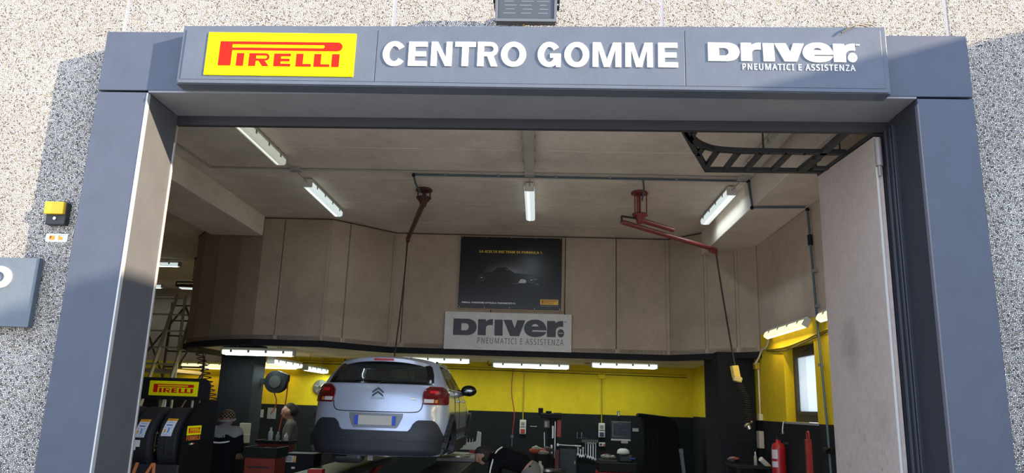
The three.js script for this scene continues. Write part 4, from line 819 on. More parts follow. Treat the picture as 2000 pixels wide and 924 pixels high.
// ---------- lift ----------
{
  const t = thing('scissor_lift', 'dark two-track scissor lift under the silver car', 'lift', [-2.025, 0, 0]);
  for (const s of [-1, 1]) {
    obj('runway', bb(s * 0.72 - 0.27, s * 0.72 + 0.27, 0.77, 0.862, -8.9, -4.1, 0.006), M.darkSteel, t);
    obj('scissor_leg', bar(V(s * 0.72 - 0.12, 0.08, -8.3), V(s * 0.72 - 0.12, 0.76, -5.0), 0.07, 0.10), M.red, t);
    obj('scissor_leg', bar(V(s * 0.72 + 0.06, 0.08, -5.0), V(s * 0.72 + 0.06, 0.76, -8.3), 0.07, 0.10), M.red, t);
    obj('base_frame', bb(s * 0.72 - 0.24, s * 0.72 + 0.24, 0, 0.08, -8.7, -4.4), M.darkSteel, t);
  }
  obj('jack_beam', bb(-0.7, 0.7, 0.68, 0.76, -5.7, -5.55), M.darkSteel, t);
  obj('jack_post', [bb(-0.80, -0.62, 0.36, 0.92, -4.62, -4.46, 0.01)], M.red, t);
  obj('front_plate', bb(0.42, 1.03, 0.865, 0.915, -9.0, -7.3, 0.006), mat([0.20, 0.20, 0.21], 0.5, 0.3), t);
  for (const z of [-7.75, -8.3]) obj('turntable', cyl(0.20, 0.02, 0.72, 0.925, z, 28), M.steel, t);
  obj('cross_bar', rod(V(-0.4, 0.74, -5.4), V(0.55, 0.74, -5.4), 0.015), M.steel, t);
}
{
  const t = thing('alignment_head', 'cream wheel alignment head with black scale beside the car', 'alignment head', [-1.19, 0.915, -8.75]);
  obj('body', ext(poly([[-0.19, 0], [0.17, 0], [0.17, 0.30], [0.11, 0.32], [0.09, 0.14], [-0.14, 0.12]]), 0.14, 0.006).translate(0, 0.06, -0.07), mat([0.62, 0.66, 0.58], 0.5), t);
  obj('scale_window', bx(0.17, 0.10, 0.02, -0.02, 0.22, 0.05), M.blackGloss, t);
  for (const x of [-0.07, -0.02, 0.03]) obj('scale_mark', bx(0.012, 0.07, 0.004, x, 0.22, 0.062), M.white, t);
  obj('red_foot', bb(-0.02, 0.14, 0, 0.06, -0.05, 0.06), M.red, t);
}
// ---------- tyre display rack ----------
function canvasTex(w, h, draw) { const c = document.createElement('canvas'); c.width = w; c.height = h; draw(c.getContext('2d'), w, h); const t = new THREE.CanvasTexture(c); t.colorSpace = THREE.SRGBColorSpace; return t; }
function panelPrint(name, w, h, tex, parent, place) { const m = obj(name, new THREE.PlaneGeometry(w, h), mat(0xffffff, 0.5, 0, { map: tex }), parent, true); place(m); return m; }
const labelTex = canvasTex(128, 220, (k, w, h) => {
  k.fillStyle = '#e4e6ea'; k.fillRect(0, 0, w, h); k.fillStyle = '#efae1e'; k.fillRect(0, 0, w, 34); k.fillStyle = '#c0661a'; k.font = 'bold 22px sans-serif'; k.fillText('PIRELLI', 18, 26);
  k.fillStyle = '#9aa7b8'; k.fillRect(30, 52, 70, 8); k.fillStyle = '#2b5aa8'; k.fillRect(22, 84, 74, 12); k.fillStyle = '#5f9bd8'; k.fillRect(60, 124, 22, 58); k.fillStyle = '#e8a23a'; k.fillRect(18, 140, 22, 40);
  k.fillStyle = '#8fa9c9'; for (let i = 0; i < 6; i++) k.fillRect(14 + (i % 3) * 38, 116 + Math.floor(i / 3) * 70, 14, 10); k.fillStyle = '#a9aeb8'; k.fillRect(20, 204, 80, 6);
});
function tyreGeo(R, w, rim) { const h = w / 2; return lathe([[rim, -h * 0.8], [rim + 0.02, -h * 0.92], [(rim + R) / 2, -h], [R - 0.035, -h * 0.94], [R - 0.012, -h * 0.84], [R, -h * 0.7], [R, h * 0.7], [R - 0.012, h * 0.84], [R - 0.035, h * 0.94], [(rim + R) / 2, h], [rim + 0.02, h * 0.92], [rim, h * 0.8], [rim + 0.015, 0], [rim, -h * 0.8]], 56).rotateZ(Math.PI / 2); }
const treadMat = mat([0.022, 0.023, 0.026], 0.62), sipeMat = mat([0.007, 0.007, 0.008], 0.9);
function treads(R, w) {   // raised tread blocks in angled rows
  const g = [];
  for (let i = 0; i < 72; i++) { const a = i / 72 * Math.PI * 2; for (const s of [-1, 1]) { const b = bx(w * 0.34, 0.012, R * 0.062, s * w * 0.235, R + 0.003, 0).applyMatrix4(new THREE.Matrix4().makeRotationY(s * 0.5)); b.rotateX(a + (s > 0 ? 0.04 : 0)); g.push(b); } }
  return g;
}
function tyre(label, x, y, z, lab, tilt = 0) {
  const t = thing('car_tyre', label, 'tyre', [x, y, z], tilt, 'tyres on the display rack');
  obj('carcass', tyreGeo(0.315, 0.205, 0.2), M.rubber, t);
  const tr = obj('tread', treads(0.312, 0.205), treadMat, t); tr.userData.kind = 'stuff';
  obj('groove_rib', [tyreGeo(0.3165, 0.03, 0.30)], treadMat, t);
  if (lab) {   // paper label curved round the tread, lab = how high up the front it starts
    const g = new THREE.PlaneGeometry(0.098, 0.175, 1, 10), p = g.attributes.position;
    for (let i = 0; i < p.count; i++) { const e = lab + (p.getY(i) + 0.0875) / 0.32; p.setXYZ(i, p.getX(i) + 0.03 * (e - 0.3), 0.327 * Math.sin(e), 0.327 * Math.cos(e)); }
    g.computeVertexNormals();
    obj('paper_label', g, mat(0xffffff, 0.6, 0, { map: labelTex, side: THREE.DoubleSide }), t, true);
  }
  return t;
}
{
  const t = thing('tyre_rack', 'black tyre display rack with a yellow logo header beside the left post', 'rack', [-3.9, 0, -2.3]);
  const hd = new THREE.Shape(); hd.moveTo(-0.75, 1.71); hd.lineTo(0.60, 1.71); hd.lineTo(0.60, 1.85); hd.absarc(0.52, 1.845, 0.08, 0, Math.PI / 2); hd.lineTo(-0.75, 1.925); hd.lineTo(-0.75, 1.71);
  const head = obj('header_board', ext(hd, 0.03, 0.003).translate(0, 0, -0.22), M.black, t);
  const yp = obj('logo_panel', bx(0.50, 0.145, 0.006, 0.235, 1.82, -0.188), M.logoYellow, head);
  yp.userData.label = 'yellow panel with a red wordmark';
  for (const [, s, a, b] of tyreLogo(0.50, 0.145)) obj('logo_letter', ext(s, 0.004, 0, 6).translate(-0.015 + a, 1.7475 + b, -0.186), M.logoRed, head);
  for (const x of [-0.6, 0.14, 0.42]) obj('post', cyl(0.012, 1.75, x, 0.875, -0.24, 10), M.offWhite, t);
  const side = poly([[0.34, 0.05], [-0.33, 0.05], [-0.34, 1.42], [-0.27, 1.53], [-0.15, 1.64], [-0.0, 1.70], [0.12, 1.715], [0.34, 1.715]]);
  for (const x of [0.615, -0.78]) {
    const sp = obj('side_panel', ext(side, 0.025, 0.003).rotateY(Math.PI / 2).translate(x, 0, 0), mat([0.004, 0.004, 0.0045], 0.6, 0, { specularIntensity: 0.25 }), t);
    sp.userData.label = 'glossy black side panel with stickers';
    if (x < 0) continue;
    obj('sticker', bx(0.004, 0.085, 0.29, x + 0.026, 1.435, 0.13), M.logoYellow, sp);
    for (const [, s, a, b] of tyreLogo(0.29, 0.085)) obj('sticker_letter', ext(s, 0.002, 0, 5).translate(a, b, 0).rotateY(Math.PI / 2).translate(x + 0.028, 1.3925, 0.275), M.logoRed, sp);
    obj('sticker_text', textGeo(fontBold, 'FORMULA', 0.29, 0.03, 0.002, 0.06).rotateY(Math.PI / 2).translate(x + 0.026, 1.345, 0.275), mat([0.75, 0.18, 0.03], 0.5), sp);
    for (const [i, c] of [[0, [0.02, 0.3, 0.06]], [1, [0.75, 0.75, 0.75]], [2, [0.6, 0.03, 0.03]]]) obj('flag_stripe', bx(0.002, 0.016, 0.035, x + 0.027, 1.313, 0.19 - i * 0.035), mat(c, 0.5), sp);
  }
  obj('tray', bb(-0.78, 0.64, 0.88, 1.0, -0.22, 0.30), M.black, t);
  const fr = obj('front_board', bb(-0.78, 0.64, 0.92, 1.135, 0.34, 0.37, 0.006), M.darkSteel, t);
  obj('front_text', textGeo(fontBold, 'FORMULA', 1.02, 0.11, 0.004, 0.1).applyMatrix4(new THREE.Matrix4().makeShear(0, 0, 0.25, 0, 0, 0)).translate(-0.58, 0.995, 0.371), mat([0.72, 0.22, 0.08], 0.5), fr);
  for (const x of [-0.7, 0.55]) for (const z of [-0.2, 0.25]) obj('foot', bb(x - 0.03, x + 0.03, 0, 0.9, z - 0.03, z + 0.03), M.black, t);
}
tyre('new tyre with a white paper label nearest the side panel of the rack', -3.435, 1.318, -2.31, 0.20);
tyre('new tyre with two paper labels next to the left post', -3.685, 1.318, -2.31, 0.14);
tyre('unlabelled tyre at the left end of the display rack', -3.935, 1.318, -2.31, 0);
tyre('unlabelled tyre hidden deepest at the left end of the rack', -4.19, 1.318, -2.31, 0);
{
  const p = thing('paper_tag', 'crumpled white paper tag hanging under the tyre label by the left post', 'tag', [-3.72, 1.31, -1.985]);
  obj('sheet', [bx(0.10, 0.06, 0.003, 0, 0, 0), bx(0.05, 0.03, 0.003, -0.01, -0.045, 0.002)], M.white, p);
}

// ---------- scaffold tower in the left hall ----------
{
  const t = thing('scaffold_tower', 'aluminium scaffold tower with ladder frames and braces in the far left hall', 'scaffold', [-6.9, 0, -8.9]);
  const al = mat([0.50, 0.44, 0.34], 0.4, 0.5), dk = mat([0.12, 0.105, 0.095], 0.5, 0.4);
  for (const z of [0.55, -0.55]) {
    for (const x of [-0.42, 0.36]) obj('upright', rod(V(x, 0.12, z), V(x, 3.55, z), 0.026, 10), z > 0 ? al : dk, t);
    for (let y = 0.5; y < 3.5; y += 0.3) obj('rung', rod(V(-0.42, y, z), V(0.36, y, z), 0.018), z > 0 ? al : dk, t);
  }
  for (const [a, b] of [[[0.36, 2.2, 0.55], [0.36, 3.3, -0.55]], [[-0.42, 3.2, 0.55], [-0.42, 2.1, -0.55]], [[-0.42, 2.2, 0.58], [0.36, 3.3, 0.58]], [[0.36, 1.2, 0.55], [0.36, 2.2, -0.55]], [[0.36, 3.4, 0.55], [0.36, 2.5, -0.55]]]) obj('brace', rod(V(...a), V(...b), 0.02), dk, t);
  obj('platform', bb(-0.42, 0.36, 2.16, 2.22, -0.55, 0.55), al, t);
  for (const z of [0.55, -0.55]) for (const x of [-0.42, 0.36]) obj('caster', cyl(0.06, 0.05, 0, 0, 0, 14).rotateZ(Math.PI / 2).translate(x, 0.06, z), M.rubber, t);
  const l = thing('leaning_ladder', 'pale aluminium ladder leaning in front of the scaffold tower', 'ladder', [-6.55, 0, -7.75]);
  for (const x of [-0.19, 0.19]) obj('rail', bar(V(x - 0.12, 0.02, 0.45), V(x + 0.12, 3.55, -0.45), 0.03, 0.06), al, l);
  for (let i = 0; i < 11; i++) { const f = (i + 0.7) / 12; obj('rung', rod(V(-0.19 - 0.12 + 0.24 * f, 0.02 + 3.53 * f, 0.45 - 0.9 * f), V(0.19 - 0.12 + 0.24 * f, 0.02 + 3.53 * f, 0.45 - 0.9 * f), 0.014), al, l); }
}
swingArm('dark swing arm over the scaffold tower in the far left hall', V(-6.95, 3.98, -9.6), 4.5, V(-6.45, 3.9, -9.55), V(-7.35, 3.92, -9.55), [V(-6.45, 3.84, -9.55), V(-6.5, 3.6, -9.5), V(-6.62, 3.5, -9.5), V(-6.6, 3.66, -9.5), V(-6.75, 3.7, -9.55)], 0.4, M.armDark);
{
  const hx = [];
  for (let i = 0; i <= 200; i++) { const f = i / 200, a = i * 0.44; hx.push(V(-5.98 + 0.42 * f + Math.cos(a) * 0.075, 2.5 - 1.0 * f, -8.0 + Math.sin(a) * 0.075)); }
  tag(obj('spiral_hose', tube(hx, 0.009, 400, 5), mat([0.06, 0.02, 0.02], 0.5)), 'dark red spiral air hose hanging left of the left black column', 'hose');
}

// ---------- hose reel, wall disc, notices ----------
{
  const t = thing('hose_reel', 'round black hose reel with red hose beside the left black column', 'hose reel', [-4.42, 2.03, -7.6]);
  obj('drum', [cyl(0.185, 0.15, 0, 0, 0, 32).rotateX(Math.PI / 2), ext(poly([[0.02, 0.185], [0.20, 0.12], [0.20, 0.02], [0.12, -0.1]]), 0.12).translate(0, 0, -0.06)], mat([0.009, 0.010, 0.013], 0.7, 0, { specularIntensity: 0.4 }), t);
  obj('hub', cyl(0.10, 0.02, 0, 0, 0, 24).rotateX(Math.PI / 2).translate(0, 0, 0.082), M.darkSteel, t);
  obj('wall_bracket', bb(-0.27, -0.1, -0.05, 0.05, -0.05, 0.05), M.darkSteel, t);
  const hr = mat([0.30, 0.03, 0.02], 0.5);
  obj('hose', tube([V(0.19, 0.05, 0), V(0.195, -0.1, 0), V(0.18, -0.4, 0), V(0.14, -0.7, 0.02), V(0.13, -0.82, 0.03)], 0.011, 30), hr, t);
  obj('hose_loop', tube([V(-0.02, -0.18, 0), V(0.03, -0.32, 0), V(0.0, -0.45, 0), V(-0.05, -0.53, 0)], 0.010, 24), hr, t);
  obj('nozzle', rod(V(0.13, -0.82, 0.03), V(0.125, -0.93, 0.04), 0.014), M.steel, t);
}
{
  const t = thing('wall_hubcap', 'grey five-spoke hubcap hung on the yellow back wall', 'hubcap', [-4.5, 2.01, -10.47]);
  obj('disc', lathe([[0, 0.0], [0.14, 0.0], [0.155, 0.012], [0.15, 0.03], [0.11, 0.035], [0, 0.05]], 32).rotateX(Math.PI / 2), mat([0.10, 0.095, 0.08], 0.6), t);
  for (let i = 0; i < 5; i++) obj('spoke', bx(0.028, 0.1, 0.012, 0, 0.075, 0.042, 0.004).rotateZ(i * Math.PI * 0.4), mat([0.18, 0.17, 0.14], 0.6), t);
  obj('cap', cyl(0.03, 0.02, 0, 0, 0, 16).rotateX(Math.PI / 2).translate(0, 0, 0.055), M.darkSteel, t);
}
function notice(label, x0, x1, y0, y1, z, c = [0.42, 0.42, 0.44]) {
  const t = thing('wall_notice', label, 'notice', [(x0 + x1) / 2, (y0 + y1) / 2, z]);
  obj('sheet', bx(x1 - x0, y1 - y0, 0.003), mat(c, 0.7), t);
  const n = Math.max(2, Math.round((y1 - y0) / 0.04)), ln = [];
  for (let i = 0; i < n; i++) ln.push(bx((x1 - x0) * rr(0.5, 0.8), 0.006, 0.001, 0, (y1 - y0) * (0.4 - 0.8 * i / (n - 1)), 0.002));
  obj('print_lines', ln, M.grey, t).userData.kind = 'stuff';
}
notice('small pale notice sheet on the black back wall, nearest the left column', -5.78, -5.64, 1.37, 1.53, -10.49);
notice('larger grey notice sheet on the black back wall behind the hose', -5.56, -5.38, 1.35, 1.57, -10.49, [0.30, 0.30, 0.31]);
{
  const t = thing('cream_box', 'tall cream cardboard box standing against the left black column', 'box', [-4.62, 0, -7.0]);
  obj('carton', bb(-0.09, 0.05, 1.06, 1.36, -0.06, 0.06, 0.004), mat([0.45, 0.40, 0.28], 0.8), t);
  obj('stand', bb(-0.12, 0.08, 0, 1.06, -0.1, 0.1), M.black, t);
  obj('tape', bb(-0.091, 0.051, 1.18, 1.2, -0.062, 0.062), M.offWhite, t);
}

// ---------- cabinets and trolleys ----------
function trolley(name, label, pos, w, h, d, body, n, opt = {}) {
  const t = thing(name, label, 'tool trolley', pos, opt.turn ?? 0);
  obj('carcass', bb(-w / 2, w / 2, 0.1, h, -d / 2, d / 2, 0.01), body, t);
  for (let i = 0; i < n; i++) { const dh = (h - 0.2) / n, y = 0.12 + dh * i; const dr = obj('drawer', bb(-w / 2 + 0.02, w / 2 - 0.02, y + 0.008, y + dh - 0.008, d / 2 - 0.01, d / 2 + 0.014, 0.004), body, t); obj('handle', bb(-w * 0.35, w * 0.35, y + dh - 0.045, y + dh - 0.028, d / 2 + 0.012, d / 2 + 0.03), M.darkSteel, dr); }
  obj('top_tray', [bb(-w / 2 - 0.02, w / 2 + 0.02, h, h + 0.02, -d / 2 - 0.02, d / 2 + 0.02), bb(-w / 2 - 0.02, w / 2 + 0.02, h + 0.018, h + (opt.rim ?? 0.05), d / 2, d / 2 + 0.02), bb(-w / 2 - 0.02, -w / 2, h + 0.018, h + (opt.rim ?? 0.05), -d / 2, d / 2), bb(w / 2, w / 2 + 0.02, h + 0.018, h + (opt.rim ?? 0.05), -d / 2, d / 2)], opt.top ?? M.black, t);
  for (const x of [-1, 1]) for (const z of [-1, 1]) obj('caster', cyl(0.05, 0.04, 0, 0, 0, 14).rotateZ(Math.PI / 2).translate(x * (w / 2 - 0.06), 0.05, z * (d / 2 - 0.06)), M.rubber, t);
  return t;
}
const darkGreen = mat([0.010, 0.014, 0.010], 0.6, 0, { specularIntensity: 0.5 }), rust = mat([0.22, 0.030, 0.013], 0.6);
trolley('tool_trolley', 'orange-red tool trolley with a dark green top near the left column', [-3.62, 0, -5.2], 0.40, 0.995, 0.45, rust, 4, { top: darkGreen, rim: 0.13 });
trolley('tool_trolley', 'dark red low trolley with bottles behind the orange-red one', [-3.98, 0, -6.6], 0.46, 1.10, 0.4, mat([0.14, 0.015, 0.012], 0.5), 4, { rim: 0.04 });
function ragHeap(label, x, y, z, colours, r, n, cat = 'clutter') {
  const t = thing('clutter_heap', label, cat, [x, y, z]);
  for (let i = 0; i < n; i++) {
    const g = new THREE.IcosahedronGeometry(r * rr(0.25, 0.5), 1), p = g.attributes.position; for (let k = 0; k < p.count; k++) { const q = V(p.getX(k), p.getY(k), p.getZ(k)), f = 0.75 + 0.5 * soilD(q.x * 3 + i, q.y * 3 + q.z); p.setXYZ(k, q.x * f * 1.4, q.y * f * 0.7, q.z * f); }
    obj('scrap', g.translate(rr(-r, r), r * 0.18 + rr(0, r * 0.45), rr(-r, r) * 0.6), mat(colours[i % colours.length], 0.7), t);
  }
  return t;
}
ragHeap('white rag and small tools on the orange-red trolley', -3.66, 1.012, -5.2, [[0.6, 0.6, 0.6], [0.02, 0.02, 0.02], [0.3, 0.3, 0.32]], 0.13, 6, 'rag');
function bottle(label, x, y, z, r, h, c, group) {
  const t = thing('spray_bottle', label, 'bottle', [x, y, z], 0, group);
  obj('body', lathe([[0, 0], [r, 0], [r, h * 0.62], [r * 0.45, h * 0.78], [r * 0.4, h * 0.84], [0, h * 0.84]], 16), mat(c, 0.4), t);
  obj('cap', cyl(r * 0.42, h * 0.16, 0, h * 0.92, 0, 12), M.offWhite, t);
}
bottle('pale bottle leftmost on the dark red trolley', -4.08, 1.122, -6.6, 0.035, 0.2, [0.5, 0.52, 0.52], 'bottles on the dark red trolley');
bottle('short grey bottle in the middle of the dark red trolley', -3.95, 1.122, -6.55, 0.03, 0.14, [0.3, 0.32, 0.34], 'bottles on the dark red trolley');
bottle('white bottle rightmost on the dark red trolley', -3.83, 1.122, -6.58, 0.035, 0.13, [0.6, 0.6, 0.58], 'bottles on the dark red trolley');
{
  const t = thing('black_crate', 'black crate with a white printed label between trolley and car', 'crate', [-3.27, 0, -5.64]);
  obj('shell', [bb(-0.2, 0.22, 0.5, 1.03, -0.2, 0.16, 0.02)], M.black, t);
  obj('stand', bb(-0.18, 0.2, 0, 0.5, -0.18, 0.14), M.black, t);
  panelPrint('printed_label', 0.16, 0.085, canvasTex(128, 64, (k) => { k.fillStyle = '#c9cccf'; k.fillRect(0, 0, 128, 64); k.fillStyle = '#e0a020'; k.fillRect(100, 0, 22, 64); k.strokeStyle = '#333'; k.lineWidth = 4; for (let i = 0; i < 4; i++) k.strokeRect(12 + i * 18, 14, 12, 36); }), t, (m) => m.position.set(-0.11, 0.955, 0.163));
  obj('white_tab', bx(0.05, 0.025, 0.004, -0.06, 0.84, 0.162, 0.002), M.white, t);
}

// ---------- back wall equipment ----------
function socket(label, x, y, plug) {
  const t = thing('power_socket', label, 'socket', [x, y, -10.49]);
  obj('case', bx(0.13, 0.28, 0.07, 0, 0, 0.03, 0.012), M.offWhite, t);
  obj('switch', [bx(0.07, 0.06, 0.02, 0, 0.07, 0.07, 0.008), bx(0.012, 0.05, 0.025, 0, 0.07, 0.08)], M.grey, t);
  obj('flap', bx(0.085, 0.085, 0.03, 0, -0.08, 0.07, 0.012), mat(plug, 0.5), t);
  obj('rating_strip', bx(0.10, 0.016, 0.004, 0, 0.0, 0.067), M.darkSteel, t);
}
socket('wall socket with a red flap under the left conduit drop', -0.305, 1.355, [0.35, 0.03, 0.02]);
socket('wall socket with a blue flap under the right conduit drop', 1.28, 1.34, [0.02, 0.03, 0.10]);
{
  const t = thing('air_hose', 'red air hose hanging down the yellow wall to a blue coupling', 'hose', [-0.5, 0, -10.35]);
  obj('hose', tube([V(-0.03, 2.5, 0), V(-0.05, 2.2, 0.02), V(-0.04, 1.95, 0.02), V(0.02, 1.6, 0.02), V(-0.01, 1.2, 0.02)], 0.011, 30), mat([0.32, 0.02, 0.03], 0.5), t);
  obj('coupling', [bx(0.06, 0.07, 0.06, -0.01, 1.16, 0.02, 0.015), rod(V(-0.01, 1.13, 0.02), V(-0.01, 0.98, 0.02), 0.012)], mat([0.04, 0.10, 0.14], 0.5), t);
  obj('wall_clip', bx(0.03, 0.03, 0.16, -0.03, 2.5, -0.07), M.grey, t);
}
{
  const t = thing('tyre_changer', 'black tyre changer column with chrome rods and a red hood before the back wall', 'tyre changer', [0.2, 0, -9.35]);
  obj('base', bb(-0.35, 0.35, 0, 0.62, -0.3, 0.35, 0.02), M.black, t);
  obj('column', bb(-0.02, 0.16, 0.6, 1.56, -0.18, 0.0, 0.015), M.black, t);
  obj('top_arm', [bb(-0.16, 0.24, 1.55, 1.64, -0.16, 0.12, 0.012)], M.black, t);
  obj('top_motor', [bb(-0.20, -0.11, 1.60, 1.74, -0.05, 0.03, 0.01)], M.black, t);
  obj('top_cover', [bb(-0.06, 0.05, 1.64, 1.69, -0.06, 0.08, 0.015), bb(0.09, 0.24, 1.63, 1.66, -0.08, 0.1, 0.01)], M.black, t);
  obj('red_hood', bb(0.15, 0.235, 1.22, 1.53, -0.05, 0.05, 0.012), M.red, t);
  obj('pressure_gauge', [bb(-0.09, 0.02, 1.38, 1.52, 0.02, 0.08, 0.01)], mat([0.10, 0.10, 0.10], 0.4), t);
  obj('gauge_glass', bb(-0.07, -0.03, 1.40, 1.49, 0.075, 0.085), M.offWhite, t);
  obj('mount_rod', rod(V(0.12, 1.5, 0.08), V(0.12, 0.85, 0.1), 0.018, 12), M.steel, t);
  obj('mount_head', rod(V(0.08, 1.42, 0.1), V(0.08, 1.2, 0.12), 0.026, 12), M.steel, t);
  obj('mount_head', rod(V(0.06, 1.08, 0.12), V(0.06, 0.9, 0.14), 0.03, 12), M.steel, t);
  obj('side_rod', rod(V(-0.08, 1.3, 0.1), V(-0.07, 1.05, 0.12), 0.012, 10), M.steel, t);
  obj('side_handle', [rod(V(-0.35, 1.40, 0.1), V(-0.22, 1.40, 0.1), 0.008, 8)], mat([0.5, 0.4, 0.25], 0.4), t);
  obj('turntable', cyl(0.26, 0.04, -0.02, 0.64, 0.1, 28), M.steel, t);
  obj('red_column', bb(0.12, 0.2, 0.62, 1.0, 0.1, 0.16, 0.01), mat([0.14, 0.01, 0.01], 0.5), t);
}
{
  const t = thing('parts_bin', 'black bin heaped with red and pale rags beside the tyre changer', 'bin', [0.07, 0, -8.75]);
  obj('bin', lathe([[0.10, 0.70], [0.15, 0.72], [0.19, 0.94], [0.20, 0.95], [0.18, 0.95], [0.14, 0.73]], 20), M.black, t);
  obj('pedestal', [cyl(0.03, 0.7, 0, 0.35, 0, 12), cyl(0.16, 0.03, 0, 0.016, 0, 20)], M.darkSteel, t);
}
ragHeap('heap of red and pale rags in the black bin', 0.07, 0.93, -8.75, [[0.45, 0.07, 0.03], [0.35, 0.33, 0.27], [0.05, 0.05, 0.04], [0.4, 0.36, 0.3]], 0.15, 10, 'rags');
bottle('white plastic canister standing under the black bin', 0.05, 0.62, -8.41, 0.06, 0.22, [0.6, 0.6, 0.6]);
tag(obj('canister_stand', bb(-0.05, 0.2, 0, 0.619, -8.53, -8.3, 0.01), M.black), 'plain black stand holding the white canister', 'stand');
{
  const t = thing('torque_wrench', 'long chrome torque wrench lying level on hooks left of the spanners', 'wrench', [0.62, 1.03, -10.46]);
  obj('shaft', rod(V(-0.22, 0, 0.02), V(0.22, -0.01, 0.02), 0.014, 10), M.steel, t);
  obj('head', bx(0.06, 0.06, 0.035, -0.22, 0, 0.02, 0.012), M.steel, t);
  obj('grip', rod(V(0.12, -0.008, 0.02), V(0.25, -0.01, 0.02), 0.021, 12), M.steel, t);
  for (const x of [-0.1, 0.08]) obj('hook', bx(0.012, 0.03, 0.05, x, -0.025, -0.005), M.darkSteel, t);
}
{
  const t = thing('wall_cabinet', 'dark grey flat cabinet under the torque wrench', 'cabinet', [0.61, 0.02, -10.40]);
  obj('case', bb(-0.17, 0.17, 0, 0.94, -0.09, 0.09, 0.008), mat([0.014, 0.016, 0.020], 0.5), t);
  obj('door', bb(-0.155, 0.155, 0.42, 0.92, 0.085, 0.10, 0.006), mat([0.016, 0.018, 0.023], 0.5), t);
  obj('lock', bb(0.12, 0.14, 0.66, 0.72, 0.098, 0.11), M.grey, t);
}
{
  const t = thing('tool_rail', 'dark wall rail with pegs carrying the hung spanners', 'tool rail', [1.0, 1.12, -10.49]);
  obj('rail', bb(-0.12, 0.22, -0.03, 0.03, 0, 0.03, 0.004), mat([0.05, 0.05, 0.055], 0.5), t);
  obj('upper_bar', bb(-0.2, 0.02, 0.045, 0.06, 0.0, 0.03), M.darkSteel, t);
  for (const x of [-0.21, -0.12]) obj('screwdriver_peg', rod(V(x, 0.05, 0.03), V(x, 0.17, 0.03), 0.005), M.steel, t);
  for (let i = 0; i < 8; i++) obj('peg', bx(0.01, 0.01, 0.07, -0.2 + i * 0.052, -0.04, 0.035), M.darkSteel, t);
  obj('backboard', bb(-0.22, 0.22, -0.05, 0.04, -0.002, 0.006), M.black, t);
}
const ORD = ['smallest spanner, leftmost', 'second spanner from the left', 'third spanner from the left', 'thin dull spanner, fourth from the left', 'fifth spanner from the left, broad and bright', 'sixth spanner from the left, broad and bright', 'long spanner, seventh from the left', 'thin long spanner, rightmost'];
ORD.forEach((o, i) => {
  const L = [0.15, 0.14, 0.18, 0.25, 0.29, 0.30, 0.32, 0.34][i], k = i === 3 || i === 7 ? 0.7 : 1, x = 0.81 + i * 0.05, y = i < 3 ? 1.0 - (i === 1 ? 0.04 : 0) : 1.09;
  const t = thing('spanner', o + ' on the wall rail', 'spanner', [x, y, -10.44], 0, 'spanners hung on the wall rail');
  const m = i === 3 ? mat([0.3, 0.29, 0.26], 0.5, 0.5) : M.alu;
  obj('shank', bx(0.020 * k, L * 0.8, 0.008, 0, -L * 0.5, 0, 0.003), m, t);
  obj('ring_end', new THREE.TorusGeometry(0.016 * k, 0.006, 8, 16).translate(0, -0.015, 0), m, t);
  obj('jaw', ext(poly([[-0.010 * k, 0.03], [0.010 * k, 0.03], [0.030 * k, 0.005], [0.026 * k, -0.03], [0.012 * k, -0.03], [0.010 * k, -0.008], [-0.010 * k, -0.008], [-0.012 * k, -0.03], [-0.026 * k, -0.03], [-0.030 * k, 0.005]]), 0.010, 0.002).translate(0, -L * 0.93, -0.005), m, t);
});
{
  const t = thing('small_socket', 'small white wall socket with a red switch right of the spanners', 'socket', [1.29, 1.065, -10.49]);
  obj('case', bx(0.12, 0.075, 0.05, 0, 0, 0.02, 0.008), M.offWhite, t);
  obj('switch', bx(0.025, 0.05, 0.02, 0.035, -0.01, 0.05), M.red, t);
  obj('socket_face', cyl(0.022, 0.01, 0, 0, 0, 14).rotateX(Math.PI / 2).translate(-0.025, 0, 0.047), M.darkSteel, t);
}
notice('small white notice card on the black wall right of the screen', 1.90, 2.02, 1.335, 1.40, -10.49, [0.35, 0.36, 0.38]);
